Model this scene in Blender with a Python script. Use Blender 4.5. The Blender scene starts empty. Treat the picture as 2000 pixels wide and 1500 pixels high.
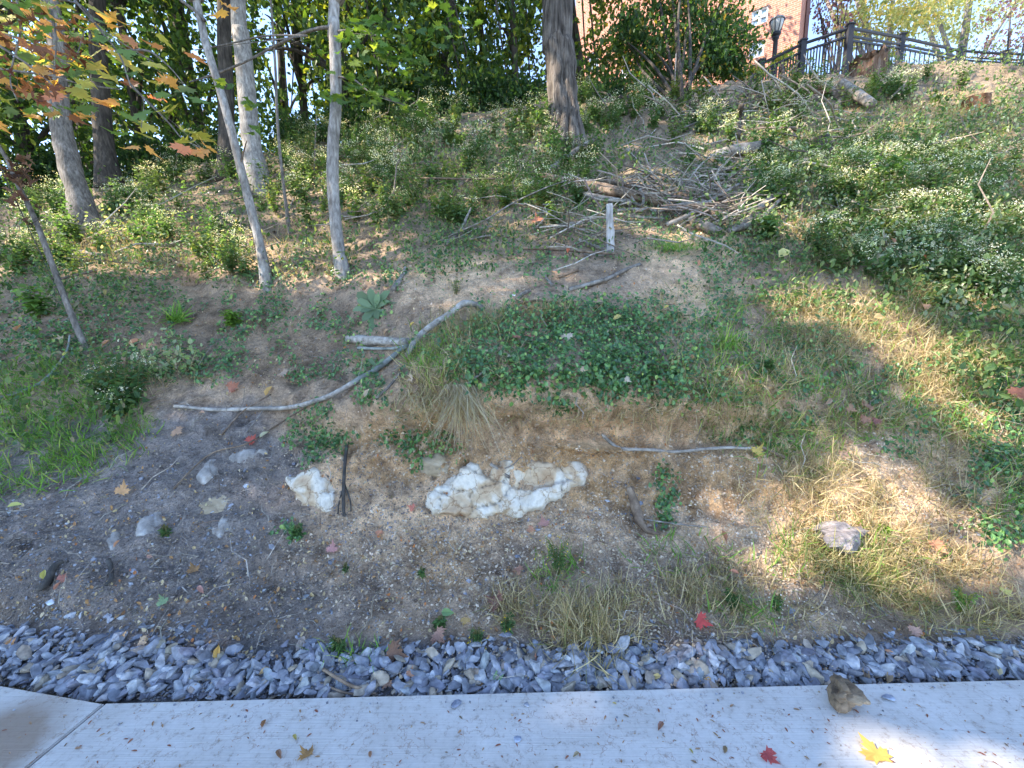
import bpy, math, random
import numpy as np
from mathutils import Vector
random.seed(7); rng = np.random.default_rng(7)
scene = bpy.context.scene

# ------------------------------------------------------------------ camera
F = 839.0; PITCH = math.radians(8.0); CAMZ = 1.6
cs, sn = math.cos(PITCH), math.sin(PITCH)
cam_d = bpy.data.cameras.new('camera'); cam = bpy.data.objects.new('camera', cam_d)
scene.collection.objects.link(cam)
cam.location = (0, 0, CAMZ); cam.rotation_euler = (math.radians(90) - PITCH, 0, 0)
cam_d.sensor_width = 36; cam_d.lens = F / 2000 * 36; cam_d.clip_start = 0.05; cam_d.clip_end = 2000
scene.camera = cam
# ------------------------------------------------------------------ light
SUN_EL = math.radians(41); SUN_AZ = math.radians(-100)      # azimuth from +Y towards +X
S = np.array([math.cos(SUN_EL) * math.sin(SUN_AZ), math.cos(SUN_EL) * math.cos(SUN_AZ), math.sin(SUN_EL)])
world = bpy.data.worlds.new("World"); scene.world = world; world.use_nodes = True
nt = world.node_tree; nt.nodes.clear()
sky = nt.nodes.new('ShaderNodeTexSky'); sky.sky_type = 'NISHITA'; sky.sun_disc = False
sky.sun_elevation = SUN_EL; sky.sun_rotation = SUN_AZ; sky.air_density = 1.0; sky.dust_density = 0.0; sky.ozone_density = 2.0; sky.altitude = 3000
bg = nt.nodes.new('ShaderNodeBackground'); bg.inputs[1].default_value = 0.15
wo = nt.nodes.new('ShaderNodeOutputWorld')
nt.links.new(sky.outputs[0], bg.inputs[0]); nt.links.new(bg.outputs[0], wo.inputs[0])
sun_d = bpy.data.lights.new('sun', 'SUN'); sun_d.energy = 2.9; sun_d.angle = math.radians(0.5); sun_d.color = (1, .93, .82)
sun = bpy.data.objects.new('sun', sun_d); scene.collection.objects.link(sun)
sun.rotation_euler = Vector(S.tolist()).to_track_quat('Z', 'Y').to_euler()
scene.view_settings.view_transform = 'Standard'; scene.view_settings.look = 'None'
scene.view_settings.gamma = 1; scene.view_settings.exposure = 2.55
scene.view_settings.use_white_balance = True; scene.view_settings.white_balance_temperature = 6950; scene.view_settings.white_balance_tint = 12

# ------------------------------------------------------------------ helpers
def raydir(px, v):
    px = np.asarray(px, float); v = np.asarray(v, float)
    ux = (px - 1000) / F; u = (750 - v) / F
    return np.stack([ux + 0 * u, cs + u * sn + 0 * ux, u * cs - sn + 0 * ux], -1)
def at_depth(px, v, d): return np.array([0, 0, CAMZ]) + raydir(px, v) * np.asarray(d, float)[..., None]
def at_Y(px, v, Y): r = raydir(px, v); return np.array([0, 0, CAMZ]) + r * (Y / r[..., 1])[..., None]
def at_Z(px, v, Z): r = raydir(px, v); return np.array([0, 0, CAMZ]) + r * ((Z - CAMZ) / r[..., 2])[..., None]
def project(P):
    P = np.asarray(P, float); q = P - np.array([0, 0, CAMZ])
    d = q[..., 1] * cs - q[..., 2] * sn; up = q[..., 1] * sn + q[..., 2] * cs
    d = np.where(d < 1e-3, 1e-3, d)
    return 1000 + F * q[..., 0] / d, 750 - F * up / d, d
def _h(ix, iy, iz, s):
    n = (ix.astype(np.int64) * 374761393 + iy.astype(np.int64) * 668265263 + iz.astype(np.int64) * 2147483647 + s * 974634777) & 0x7fffffff
    n = ((n ^ (n >> 13)) * 1274126177) & 0x7fffffff
    n = ((n ^ (n >> 16)) * 60493) & 0x7fffffff
    return (n & 0xffff) / 32767.5 - 1
def vnoise(P, s=0):
    i = np.floor(P).astype(np.int64); f = P - i; f = f * f * (3 - 2 * f)
    r = 0
    for a in (0, 1):
        for b in (0, 1):
            for c in (0, 1):
                w = (f[..., 0] if a else 1 - f[..., 0]) * (f[..., 1] if b else 1 - f[..., 1]) * (f[..., 2] if c else 1 - f[..., 2])
                r = r + w * _h(i[..., 0] + a, i[..., 1] + b, i[..., 2] + c, s)
    return r
def fbm(P, freq, oct=4, s=0, gain=.5):
    r = 0; a = 1
    for k in range(oct): r = r + a * vnoise(P * freq, s + k); a *= gain; freq *= 2.03
    return r
def n2(px, v, scale, s=0, oct=3):
    return fbm(np.stack([np.asarray(px, float) / scale, np.asarray(v, float) / scale, 0 * np.asarray(px, float) + .5], -1), 1, oct, s)

def raw_mesh(name, V, faces, k, col=None, smooth=False):
    """V (n,3), faces (m,k) all k-gons"""
    me = bpy.data.meshes.new(name); V = np.ascontiguousarray(V, np.float32); faces = np.ascontiguousarray(faces, np.int32)
    me.vertices.add(len(V)); me.vertices.foreach_set('co', V.ravel())
    me.loops.add(faces.size); me.loops.foreach_set('vertex_index', faces.ravel())
    me.polygons.add(len(faces)); me.polygons.foreach_set('loop_start', np.arange(0, faces.size, k, dtype=np.int32))
    me.polygons.foreach_set('loop_total', np.full(len(faces), k, np.int32))
    me.polygons.foreach_set('use_smooth', np.full(len(faces), smooth))
    me.update(calc_edges=True)
    if col is not None:
        c = np.ones((len(V), 4), np.float32); c[:, :3] = np.clip(col, 0, 1)
        at = me.color_attributes.new('Col', 'FLOAT_COLOR', 'POINT'); at.data.foreach_set('color', c.ravel())
    return me
def link(name, me, mat, parent=None, loc=None):
    o = bpy.data.objects.new(name, me); scene.collection.objects.link(o)
    if mat and not me.materials: me.materials.append(mat)
    if loc is not None: o.location = loc
    if parent is not None: o.parent = parent
    return o
def tag(o, label=None, cat=None, group=None, kind=None):
    if label: o['label'] = label
    if cat: o['category'] = cat
    if group: o['group'] = group
    if kind: o['kind'] = kind
    return o
def empty(name, loc, label, cat, group=None):
    o = bpy.data.objects.new(name, None); scene.collection.objects.link(o); o.location = loc; o.empty_display_size = .1
    return tag(o, label, cat, group)
def rot_from(n, yaw):
    """frames: z axis = n, yaw about it -> (N,3,3) columns x,y,z"""
    n = n / np.linalg.norm(n, axis=1, keepdims=True)
    a = np.stack([np.cos(yaw), np.sin(yaw), np.zeros_like(yaw)], 1)
    a = a - n * (a * n).sum(1, keepdims=True); bad = np.linalg.norm(a, axis=1) < 1e-3
    a[bad] = np.cross(n[bad], [1., 0, 0]); a /= np.linalg.norm(a, axis=1, keepdims=True)
    b = np.cross(n, a)
    return np.stack([a, b, n], 2)
def rand_dirs(n, upbias=1.0, base=None):
    d = rng.normal(size=(n, 3)); d /= np.linalg.norm(d, axis=1, keepdims=True)
    d = d + (np.array([0, 0, upbias]) if base is None else base * upbias)
    return d / np.linalg.norm(d, axis=1, keepdims=True)
def inst(T, P, R, sc, C=None):
    """T=(V,Fc,col or None); returns merged V, F, col"""
    V, Fc, tc = T; n = len(P); m = len(V)
    sc = np.asarray(sc, float); sc = sc[:, None] * np.ones((1, 3)) if sc.ndim == 1 else sc
    W = np.einsum('nij,nmj->nmi', R, V[None] * sc[:, None, :]) + P[:, None, :]
    Fo = (Fc[None] + (np.arange(n) * m)[:, None, None]).reshape(-1, Fc.shape[1])
    if tc is None: col = np.repeat(C, m, 0)
    else:
        col = np.broadcast_to(tc[None], (n, m, 3)).copy()
        if C is not None: col = col * C[:, None, :]
        col = col.reshape(-1, 3)
    return W.reshape(-1, 3), Fo, col
def merge(parts):
    Vs, Fs, Cs = [], [], []; o = 0
    for V, Fc, c in parts:
        if len(V) == 0: continue
        Vs.append(V); Fs.append(Fc + o); Cs.append(c); o += len(V)
    return np.concatenate(Vs), np.concatenate(Fs), np.concatenate(Cs)
def T_add(T, V, Fc, c):
    T.append((np.asarray(V, float), np.asarray(Fc, int), np.broadcast_to(np.asarray(c, float), (len(V), 3))))

# leaf templates (all quads)
LEAF = (np.array([[0, 0, 0], [.26, .25, .07], [.25, .62, .06], [0, 1, -.06], [-.25, .62, .06], [-.26, .25, .07]]),
        np.array([[0, 1, 2, 3], [0, 3, 4, 5]]), None)
def shape_leaf(w):
    V = LEAF[0].copy(); V[:, 0] *= w; return (V, LEAF[1], None)
IVY = shape_leaf(1.25); NARROW = shape_leaf(.55)
def maple_outline():
    pts = [(0, -.02), (.10, .02), (.30, -.10), (.27, .04), (.52, .10), (.40, .20), (.56, .38), (.38, .36), (.36, .46), (.17, .36),
           (.24, .62), (.13, .60), (0, .98)]
    L = pts + [(-x, y) for x, y in pts[-2:0:-1]]
    return np.array(L)
def maple_T(curl=.12, seed=0):
    o = maple_outline(); r = np.random.default_rng(seed); o = o + r.normal(size=o.shape) * .012
    c = np.array([[0, .25]]); inner = c + (o - c) * .5
    P2 = np.concatenate([c, inner, o]); n = len(o)
    z = curl * (np.sum((P2 - c) ** 2, 1)) * (1.2 * np.sin(P2[:, 0] * 6 + seed) + .6) + .03 * np.abs(P2[:, 0])
    V = np.column_stack([P2, z]); Fc = []
    for i in range(n):
        j = (i + 1) % n
        Fc.append([1 + i, 1 + n + i, 1 + n + j, 1 + j])
    for i in range(0, n, 2):
        Fc.append([0, 1 + i, 1 + (i + 1) % n, 1 + (i + 2) % n])
    return (V, np.array(Fc), None)
MAPLES = [maple_T(.10, 1), maple_T(.35, 2), maple_T(.7, 3), maple_T(-.3, 4)]
def blade_T(bend, seed=0, w=.02, kink=0):
    V = []; x = 0; z = 0; ang = 0; segs = 4
    for i in range(segs + 1):
        ww = w * (1 - (i / segs) ** 1.6 * .9); V += [[-ww, x, z], [ww, x, z]]
        ang += bend / segs * (1 + .3 * math.sin(seed + i * 2.1)); x += math.sin(ang) / segs; z += math.cos(ang) / segs
    Fc = [[2 * i, 2 * i + 1, 2 * i + 3, 2 * i + 2] for i in range(segs)]
    return (np.array(V, float), np.array(Fc), None)
BLADES = [blade_T(b, i) for i, b in enumerate((.5, 1.0, 1.6, 2.2))]
def stone_T(seed, sub=2, flat=.6):
    import bmesh
    bm = bmesh.new(); bmesh.ops.create_icosphere(bm, subdivisions=sub, radius=1)
    V = np.array([v.co[:] for v in bm.verts]); Fc = np.array([[v.index for v in f.verts] for f in bm.faces]); bm.free()
    r = np.random.default_rng(seed)
    for k in range(15):
        n = r.normal(size=3); n /= np.linalg.norm(n); h = r.uniform(.38, .78)
        d = V @ n; V = V - np.where(d > h, d - h, 0)[:, None] * n
    V = V * np.array([1, r.uniform(.6, .9), r.uniform(.4, flat + .1)]) + r.normal(size=V.shape) * .015
    return (V, Fc, None)
STONES = [stone_T(i) for i in range(10)]; PEBS = [stone_T(40 + i, 1) for i in range(8)]

def tube(pts, rad, seg=8, rough=0, nsub=6, seed=0, cap=True):
    """smooth tube through control points -> V, quads"""
    pts = np.asarray(pts, float); rad = np.asarray(rad, float); n = len(pts)
    if nsub > 1 and n > 2:
        ext = np.vstack([2 * pts[0] - pts[1], pts, 2 * pts[-1] - pts[-2]]); out = []; rr = []
        for i in range(n - 1):
            p0, p1, p2, p3 = ext[i:i + 4]
            for k in range(nsub):
                t = k / nsub
                out.append(.5 * (2 * p1 + (p2 - p0) * t + (2 * p0 - 5 * p1 + 4 * p2 - p3) * t * t + (3 * p1 - p0 - 3 * p2 + p3) * t ** 3))
                rr.append(rad[i] * (1 - t) + rad[i + 1] * t)
        out.append(pts[-1]); rr.append(rad[-1]); pts = np.array(out); rad = np.array(rr)
    elif nsub > 1:
        t = np.linspace(0, 1, nsub + 1)[:, None]; pts = pts[0] * (1 - t) + pts[1] * t; rad = rad[0] * (1 - t[:, 0]) + rad[1] * t[:, 0]
    tan = np.gradient(pts, axis=0); tan /= np.linalg.norm(tan, axis=1, keepdims=True) + 1e-9
    up = np.array([0, 0, 1.]) if abs(tan[:, 2]).mean() < .8 else np.array([0, 1., 0])
    a = np.cross(tan, up); a /= np.linalg.norm(a, axis=1, keepdims=True) + 1e-9; b = np.cross(a, tan)
    th = np.linspace(0, 2 * math.pi, seg, endpoint=False)
    V = pts[:, None] + rad[:, None, None] * (np.cos(th)[None, :, None] * a[:, None] + np.sin(th)[None, :, None] * b[:, None])
    if rough:
        c = V - pts[:, None]; nz = fbm(np.stack([np.cos(th)[None] * 2.2 + 0 * rad[:, None], np.sin(th)[None] * 2.2 + 0 * rad[:, None],
            np.linspace(0, 1, len(pts))[:, None] * (np.linalg.norm(pts[-1] - pts[0]) / max(rad.max(), .01) * .25) + 0 * th[None]], -1) + seed * 7.3, 1.2, 3, seed)
        V = pts[:, None] + c * (1 + rough * nz[..., None])
    m = len(pts); V = V.reshape(-1, 3)
    i = np.arange(m - 1)[:, None] * seg; j = np.arange(seg)[None]
    Fc = np.stack([i + j, i + (j + 1) % seg, i + seg + (j + 1) % seg, i + seg + j], -1).reshape(-1, 4)
    if cap:
        c0 = len(V); V = np.vstack([V, pts[0], pts[-1]]); ex = []
        for k in range(0, seg, 2):
            ex.append([c0, (k + 2) % seg, k + 1, k]); q = (m - 1) * seg
            ex.append([c0 + 1, q + k, q + k + 1, q + (k + 2) % seg])
        Fc = np.vstack([Fc, ex])
    return V, Fc
def box_arrays(cx, cy, cz, sx, sy, sz, yaw=0):
    V = np.array([[x, y, z] for x in (-.5, .5) for y in (-.5, .5) for z in (-.5, .5)]) * [sx, sy, sz]
    c, s = math.cos(yaw), math.sin(yaw); V = V @ np.array([[c, s, 0], [-s, c, 0], [0, 0, 1]]) + [cx, cy, cz]
    Fc = np.array([[0, 1, 3, 2], [4, 6, 7, 5], [0, 4, 5, 1], [2, 3, 7, 6], [0, 2, 6, 4], [1, 5, 7, 3]])
    return V, Fc
def beam(a, b, w, h):
    """box bar between two points"""
    a = np.array(a, float); b = np.array(b, float); t = b - a; L = np.linalg.norm(t); t /= L
    up = np.array([0, 0, 1.]) if abs(t[2]) < .9 else np.array([0, 1., 0]); s = np.cross(t, up); s /= np.linalg.norm(s); u = np.cross(s, t)
    V = np.array([p + s * x * w / 2 + u * z * h / 2 for p in (a, b) for x in (-1, 1) for z in (-1, 1)])
    return V, np.array([[0, 1, 3, 2], [4, 6, 7, 5], [0, 4, 5, 1], [2, 3, 7, 6], [0, 2, 6, 4], [1, 5, 7, 3]])
def joinVF(L):
    Vs, Fs = [], []; o = 0
    for V, Fc in L: Vs.append(V); Fs.append(Fc + o); o += len(V)
    return np.vstack(Vs), np.vstack(Fs)

# ------------------------------------------------------------------ materials
def newmat(name):
    m = bpy.data.materials.new(name); m.use_nodes = True; t = m.node_tree; b = t.nodes['Principled BSDF']
    return m, t, b
def N(t, typ, **kw):
    n = t.nodes.new('ShaderNode' + typ)
    for k, v in kw.items():
        if hasattr(n, k): setattr(n, k, v)
        else: n.inputs[k.replace('_', ' ')].default_value = v
    return n
def ramp(t, src, stops):
    r = N(t, 'ValToRGB'); e = r.color_ramp.elements
    while len(e) < len(stops): e.new(.5)
    for i, (p, c) in enumerate(stops): e[i].position = p; e[i].color = (*c, 1) if len(c) == 3 else c
    t.links.new(src, r.inputs[0]); return r
def mixc(t, a, b, fac, mode='MIX'):
    m = t.nodes.new('ShaderNodeMix'); m.data_type = 'RGBA'; m.blend_type = mode
    for s, i in ((fac, 0), (a, 6), (b, 7)):
        if isinstance(s, bpy.types.NodeSocket): t.links.new(s, m.inputs[i])
        else: m.inputs[i].default_value = s if i == 0 else (*s, 1)
    return m.outputs[2]
def bump(t, b, h, strength=.5, dist=.01):
    n = N(t, 'Bump'); n.inputs['Strength'].default_value = strength; n.inputs['Distance'].default_value = dist
    t.links.new(h, n.inputs['Height']); t.links.new(n.outputs[0], b.inputs['Normal']); return n
def leaf_mat(name, trans=.35, rough=.55, spec=.35):
    m, t, b = newmat(name); a = N(t, 'VertexColor'); a.layer_name = 'Col'
    t.links.new(a.outputs[0], b.inputs['Base Color']); b.inputs['Roughness'].default_value = rough; b.inputs['Specular IOR Level'].default_value = spec
    tr = N(t, 'BsdfTranslucent'); br = mixc(t, a.outputs[0], (2.2, 2.1, .9), 1.0, 'MULTIPLY')
    t.links.new(br, tr.inputs[0]); mx = N(t, 'MixShader'); mx.inputs[0].default_value = trans
    t.links.new(b.outputs[0], mx.inputs[1]); t.links.new(tr.outputs[0], mx.inputs[2])
    t.links.new(mx.outputs[0], t.nodes['Material Output'].inputs[0]); return m
M_LEAF = leaf_mat('leaf', .40); M_IVY = leaf_mat('ivy_leaf', .15, .38, .5); M_DRY = leaf_mat('dry_leaf', .25, .75, .2)
M_GRASS = leaf_mat('grass', .3, .6, .25)
def attr_mat(name, rough=.8, nscale=40, namt=.35, bumpd=.004, spec=.3, stretch=None):
    m, t, b = newmat(name); a = N(t, 'VertexColor'); a.layer_name = 'Col'; co = N(t, 'TexCoord')
    vec = co.outputs['Object']
    if stretch:
        mp = N(t, 'Mapping'); mp.inputs['Scale'].default_value = stretch; t.links.new(vec, mp.inputs[0]); vec = mp.outputs[0]
    n = N(t, 'TexNoise'); n.inputs['Scale'].default_value = nscale; n.inputs['Detail'].default_value = 6; t.links.new(vec, n.inputs['Vector'])
    r = ramp(t, n.outputs[0], [(.3, (1 - namt,) * 3), (.7, (1 + namt,) * 3)])
    t.links.new(mixc(t, a.outputs[0], r.outputs[0], 1.0, 'MULTIPLY'), b.inputs['Base Color'])
    b.inputs['Roughness'].default_value = rough; b.inputs['Specular IOR Level'].default_value = spec
    bump(t, b, n.outputs[0], .7, bumpd); return m
M_STONE = attr_mat('stone', .75, 30, .45, .006)
def bark_mat(name, c1, c2, c3, sc=(14, 14, 1.6), bd=.02, rough=.9):
    m, t, b = newmat(name); co = N(t, 'TexCoord'); mp = N(t, 'Mapping'); mp.inputs['Scale'].default_value = sc
    t.links.new(co.outputs['Object'], mp.inputs[0])
    n = N(t, 'TexNoise'); n.inputs['Scale'].default_value = 1.5; n.inputs['Detail'].default_value = 7; n.inputs['Roughness'].default_value = .65; t.links.new(mp.outputs[0], n.inputs[0])
    r = ramp(t, n.outputs[0], [(.30, c1), (.5, c2), (.68, c3)])
    n2_ = N(t, 'TexNoise'); n2_.inputs['Scale'].default_value = 3; n2_.inputs['Detail'].default_value = 4; t.links.new(co.outputs['Object'], n2_.inputs[0])
    r2 = ramp(t, n2_.outputs[0], [(.35, (.7, .7, .7)), (.65, (1.2, 1.2, 1.2))])
    t.links.new(mixc(t, r.outputs[0], r2.outputs[0], 1.0, 'MULTIPLY'), b.inputs['Base Color']); b.inputs['Roughness'].default_value = rough
    b.inputs['Specular IOR Level'].default_value = .2
    bump(t, b, n.outputs[0], .9, bd); return m
M_BARK_G = bark_mat('grey_bark', (.07, .058, .048), (.18, .155, .13), (.30, .265, .23), (24, 24, 6), .012)
M_BARK_P = bark_mat('pale_bark', (.13, .11, .095), (.29, .26, .23), (.43, .40, .36), (24, 24, 6), .01)
M_BARK_D = bark_mat('dark_bark', (.03, .025, .02), (.07, .058, .048), (.12, .10, .085))
M_BARK_B = bark_mat('furrowed_bark', (.025, .02, .017), (.14, .115, .095), (.27, .235, .20), (13, 13, .9), .10)
M_WOOD = bark_mat('weathered_wood', (.09, .075, .06), (.22, .19, .16), (.38, .345, .30), (9, 9, 9), .004)
M_WOODG = bark_mat('grey_green_stick', (.10, .11, .10), (.20, .22, .20), (.32, .33, .30), (9, 9, 9), .003)
M_WOODB = bark_mat('brown_wood', (.07, .05, .035), (.17, .12, .085), (.32, .24, .17), (9, 9, 9), .005)
M_WOODR = bark_mat('rotten_red_wood', (.06, .028, .015), (.17, .085, .045), (.30, .18, .11), (9, 9, 9), .006)
M_WOODK = bark_mat('dark_wet_wood', (.03, .026, .024), (.06, .055, .05), (.12, .11, .10), (9, 9, 9), .004)

M_WOODP = bark_mat('bleached_branch', (.13, .11, .09), (.30, .27, .235), (.44, .41, .36), (14, 14, 14), .008)
def soil_mat():
    m, t, b = newmat('soil'); a = N(t, 'VertexColor'); a.layer_name = 'Col'; co = N(t, 'TexCoord'); o = co.outputs['Object']
    n1 = N(t, 'TexNoise'); n1.inputs['Scale'].default_value = 6; n1.inputs['Detail'].default_value = 10; n1.inputs['Roughness'].default_value = .7; t.links.new(o, n1.inputs[0])
    r1 = ramp(t, n1.outputs[0], [(.3, (.42, .39, .37)), (.5, (1, 1, 1)), (.70, (1.5, 1.46, 1.4))])
    n3 = N(t, 'TexNoise'); n3.inputs['Scale'].default_value = 90; n3.inputs['Detail'].default_value = 5; n3.inputs['Roughness'].default_value = .7; t.links.new(o, n3.inputs[0])
    r3 = ramp(t, n3.outputs[0], [(.3, (.6, .58, .56)), (.55, (1.05, 1.05, 1.05)), (.75, (1.5, 1.5, 1.5))])
    vo = N(t, 'TexVoronoi'); vo.inputs['Scale'].default_value = 34; t.links.new(o, vo.inputs['Vector'])
    rv = ramp(t, vo.outputs['Distance'], [(.0, (1.25, 1.25, 1.3)), (.35, (1, 1, 1)), (.6, (.75, .73, .7))])
    c = mixc(t, a.outputs[0], r1.outputs[0], 1., 'MULTIPLY'); c = mixc(t, c, r3.outputs[0], 1., 'MULTIPLY'); c = mixc(t, c, rv.outputs[0], .35, 'MULTIPLY')
    t.links.new(c, b.inputs['Base Color']); b.inputs['Roughness'].default_value = .95; b.inputs['Specular IOR Level'].default_value = .15
    mm = N(t, 'Math'); mm.operation = 'MULTIPLY_ADD'; mm.inputs[1].default_value = .35
    t.links.new(n3.outputs[0], mm.inputs[0]); t.links.new(n1.outputs[0], mm.inputs[2])
    m2 = N(t, 'Math'); m2.operation = 'MULTIPLY_ADD'; m2.inputs[1].default_value = -.25; t.links.new(vo.outputs['Distance'], m2.inputs[0]); t.links.new(mm.outputs[0], m2.inputs[2])
    bump(t, b, m2.outputs[0], 1.0, .06); return m
M_SOIL = soil_mat()
def concrete_mat():
    m, t, b = newmat('broom_concrete'); co = N(t, 'TexCoord'); o = co.outputs['Object']
    mp = N(t, 'Mapping'); mp.inputs['Scale'].default_value = (3, 180, 1); t.links.new(o, mp.inputs[0])
    w = N(t, 'TexNoise'); w.inputs['Scale'].default_value = 1; w.inputs['Detail'].default_value = 4; t.links.new(mp.outputs[0], w.inputs[0])
    n1 = N(t, 'TexNoise'); n1.inputs['Scale'].default_value = 3.2; n1.inputs['Detail'].default_value = 8; t.links.new(o, n1.inputs[0])
    n4 = N(t, 'TexNoise'); n4.inputs['Scale'].default_value = 26; n4.inputs['Detail'].default_value = 8; n4.inputs['Roughness'].default_value = .75; t.links.new(o, n4.inputs[0])
    base = ramp(t, n1.outputs[0], [(.3, (.47, .44, .40)), (.55, (.55, .525, .49)), (.75, (.60, .575, .54))])
    r4 = ramp(t, n4.outputs[0], [(.32, (.52, .43, .37)), (.46, (.95, .935, .92)), (.7, (1.06, 1.06, 1.06))])
    rw = ramp(t, w.outputs[0], [(.3, (.93, .93, .93)), (.6, (1.03, 1.03, 1.03))])
    c = mixc(t, base.outputs[0], r4.outputs[0], .9, 'MULTIPLY'); c = mixc(t, c, rw.outputs[0], 1., 'MULTIPLY')
    # short curved worm-like tannin marks
    mp2 = N(t, 'Mapping'); mp2.inputs['Scale'].default_value = (1, 1, 1); t.links.new(o, mp2.inputs[0])
    nd = N(t, 'TexNoise'); nd.inputs['Scale'].default_value = 14; nd.inputs['Detail'].default_value = 3; t.links.new(o, nd.inputs[0])
    ab = N(t, 'Math'); ab.operation = 'SUBTRACT'; ab.inputs[1].default_value = .5; t.links.new(nd.outputs[0], ab.inputs[0])
    ab2 = N(t, 'Math'); ab2.operation = 'ABSOLUTE'; t.links.new(ab.outputs[0], ab2.inputs[0])
    line = ramp(t, ab2.outputs[0], [(0., (1, 1, 1)), (.012, (0, 0, 0))])
    nm = N(t, 'TexNoise'); nm.inputs['Scale'].default_value = 9; nm.inputs['Detail'].default_value = 5; t.links.new(mp2.outputs[0], nm.inputs[0])
    mk = ramp(t, nm.outputs[0], [(.44, (0, 0, 0)), (.54, (1, 1, 1))])
    mu = N(t, 'Math'); mu.operation = 'MULTIPLY'; t.links.new(line.outputs[0], mu.inputs[0]); t.links.new(mk.outputs[0], mu.inputs[1])
    mu2 = N(t, 'Math'); mu2.operation = 'MULTIPLY'; mu2.inputs[1].default_value = .7; t.links.new(mu.outputs[0], mu2.inputs[0])
    c = mixc(t, c, (.32, .22, .17), mu2.outputs[0])
    # mud stain near the joint
    sp = at_Z(45, 1438, 0.0)
    d = N(t, 'VectorMath'); d.operation = 'DISTANCE'; d.inputs[1].default_value = (float(sp[0]), float(sp[1]), 0)
    wv = N(t, 'VectorMath'); wv.operation = 'MULTIPLY_ADD'; nn = N(t, 'TexNoise'); nn.inputs['Scale'].default_value = 5; nn.inputs['Detail'].default_value = 6
    t.links.new(o, nn.inputs[0]); t.links.new(nn.outputs[1], wv.inputs[0]); wv.inputs[1].default_value = (.22, .12, 0); t.links.new(o, wv.inputs[2])
    t.links.new(wv.outputs[0], d.inputs[0])
    st = ramp(t, d.outputs['Value'], [(.16, (1, 1, 1)), (.30, (0, 0, 0))])
    ms = N(t, 'Math'); ms.operation = 'MULTIPLY'; ms.inputs[1].default_value = .85; t.links.new(st.outputs[0], ms.inputs[0])
    c = mixc(t, c, (.26, .18, .12), ms.outputs[0])
    t.links.new(c, b.inputs['Base Color']); b.inputs['Roughness'].default_value = .85
    bump(t, b, w.outputs[0], .5, .003); return m
M_CONC = concrete_mat()
def plain(name, c, rough=.6, metal=0, nz=.15):
    m, t, b = newmat(name); co = N(t, 'TexCoord'); n = N(t, 'TexNoise'); n.inputs['Scale'].default_value = 12; n.inputs['Detail'].default_value = 5
    t.links.new(co.outputs['Object'], n.inputs[0]); r = ramp(t, n.outputs[0], [(.3, tuple(x * (1 - nz) for x in c)), (.7, tuple(x * (1 + nz) for x in c))])
    t.links.new(r.outputs[0], b.inputs['Base Color']); b.inputs['Roughness'].default_value = rough; b.inputs['Metallic'].default_value = metal; return m
M_METAL = plain('painted_metal', (.018, .018, .024), .7); M_WHITE = plain('white_frame', (.7, .7, .7), .5)
M_ROAD = plain('asphalt', (.06, .06, .06), .9)
def glass_pane():
    m, t, b = newmat('window_glass'); b.inputs['Base Color'].default_value = (.25, .35, .42, 1); b.inputs['Roughness'].default_value = .08; b.inputs['Specular IOR Level'].default_value = .9; return m
M_GLASS = glass_pane()
def brick_mat():
    m, t, b = newmat('red_brick'); uv = N(t, 'UVMap'); br = N(t, 'TexBrick'); t.links.new(uv.outputs[0], br.inputs[0])
    br.inputs['Color1'].default_value = (.37, .125, .075, 1); br.inputs['Color2'].default_value = (.46, .18, .11, 1); br.inputs['Mortar'].default_value = (.42, .31, .25, 1)
    br.inputs['Scale'].default_value = 1; br.inputs['Brick Width'].default_value = .22; br.inputs['Row Height'].default_value = .075; br.inputs['Mortar Size'].default_value = .008
    t.links.new(br.outputs[0], b.inputs['Base Color']); b.inputs['Roughness'].default_value = .9; bump(t, b, br.outputs[1], -.4, .01); return m
M_BRICK = brick_mat()

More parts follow.
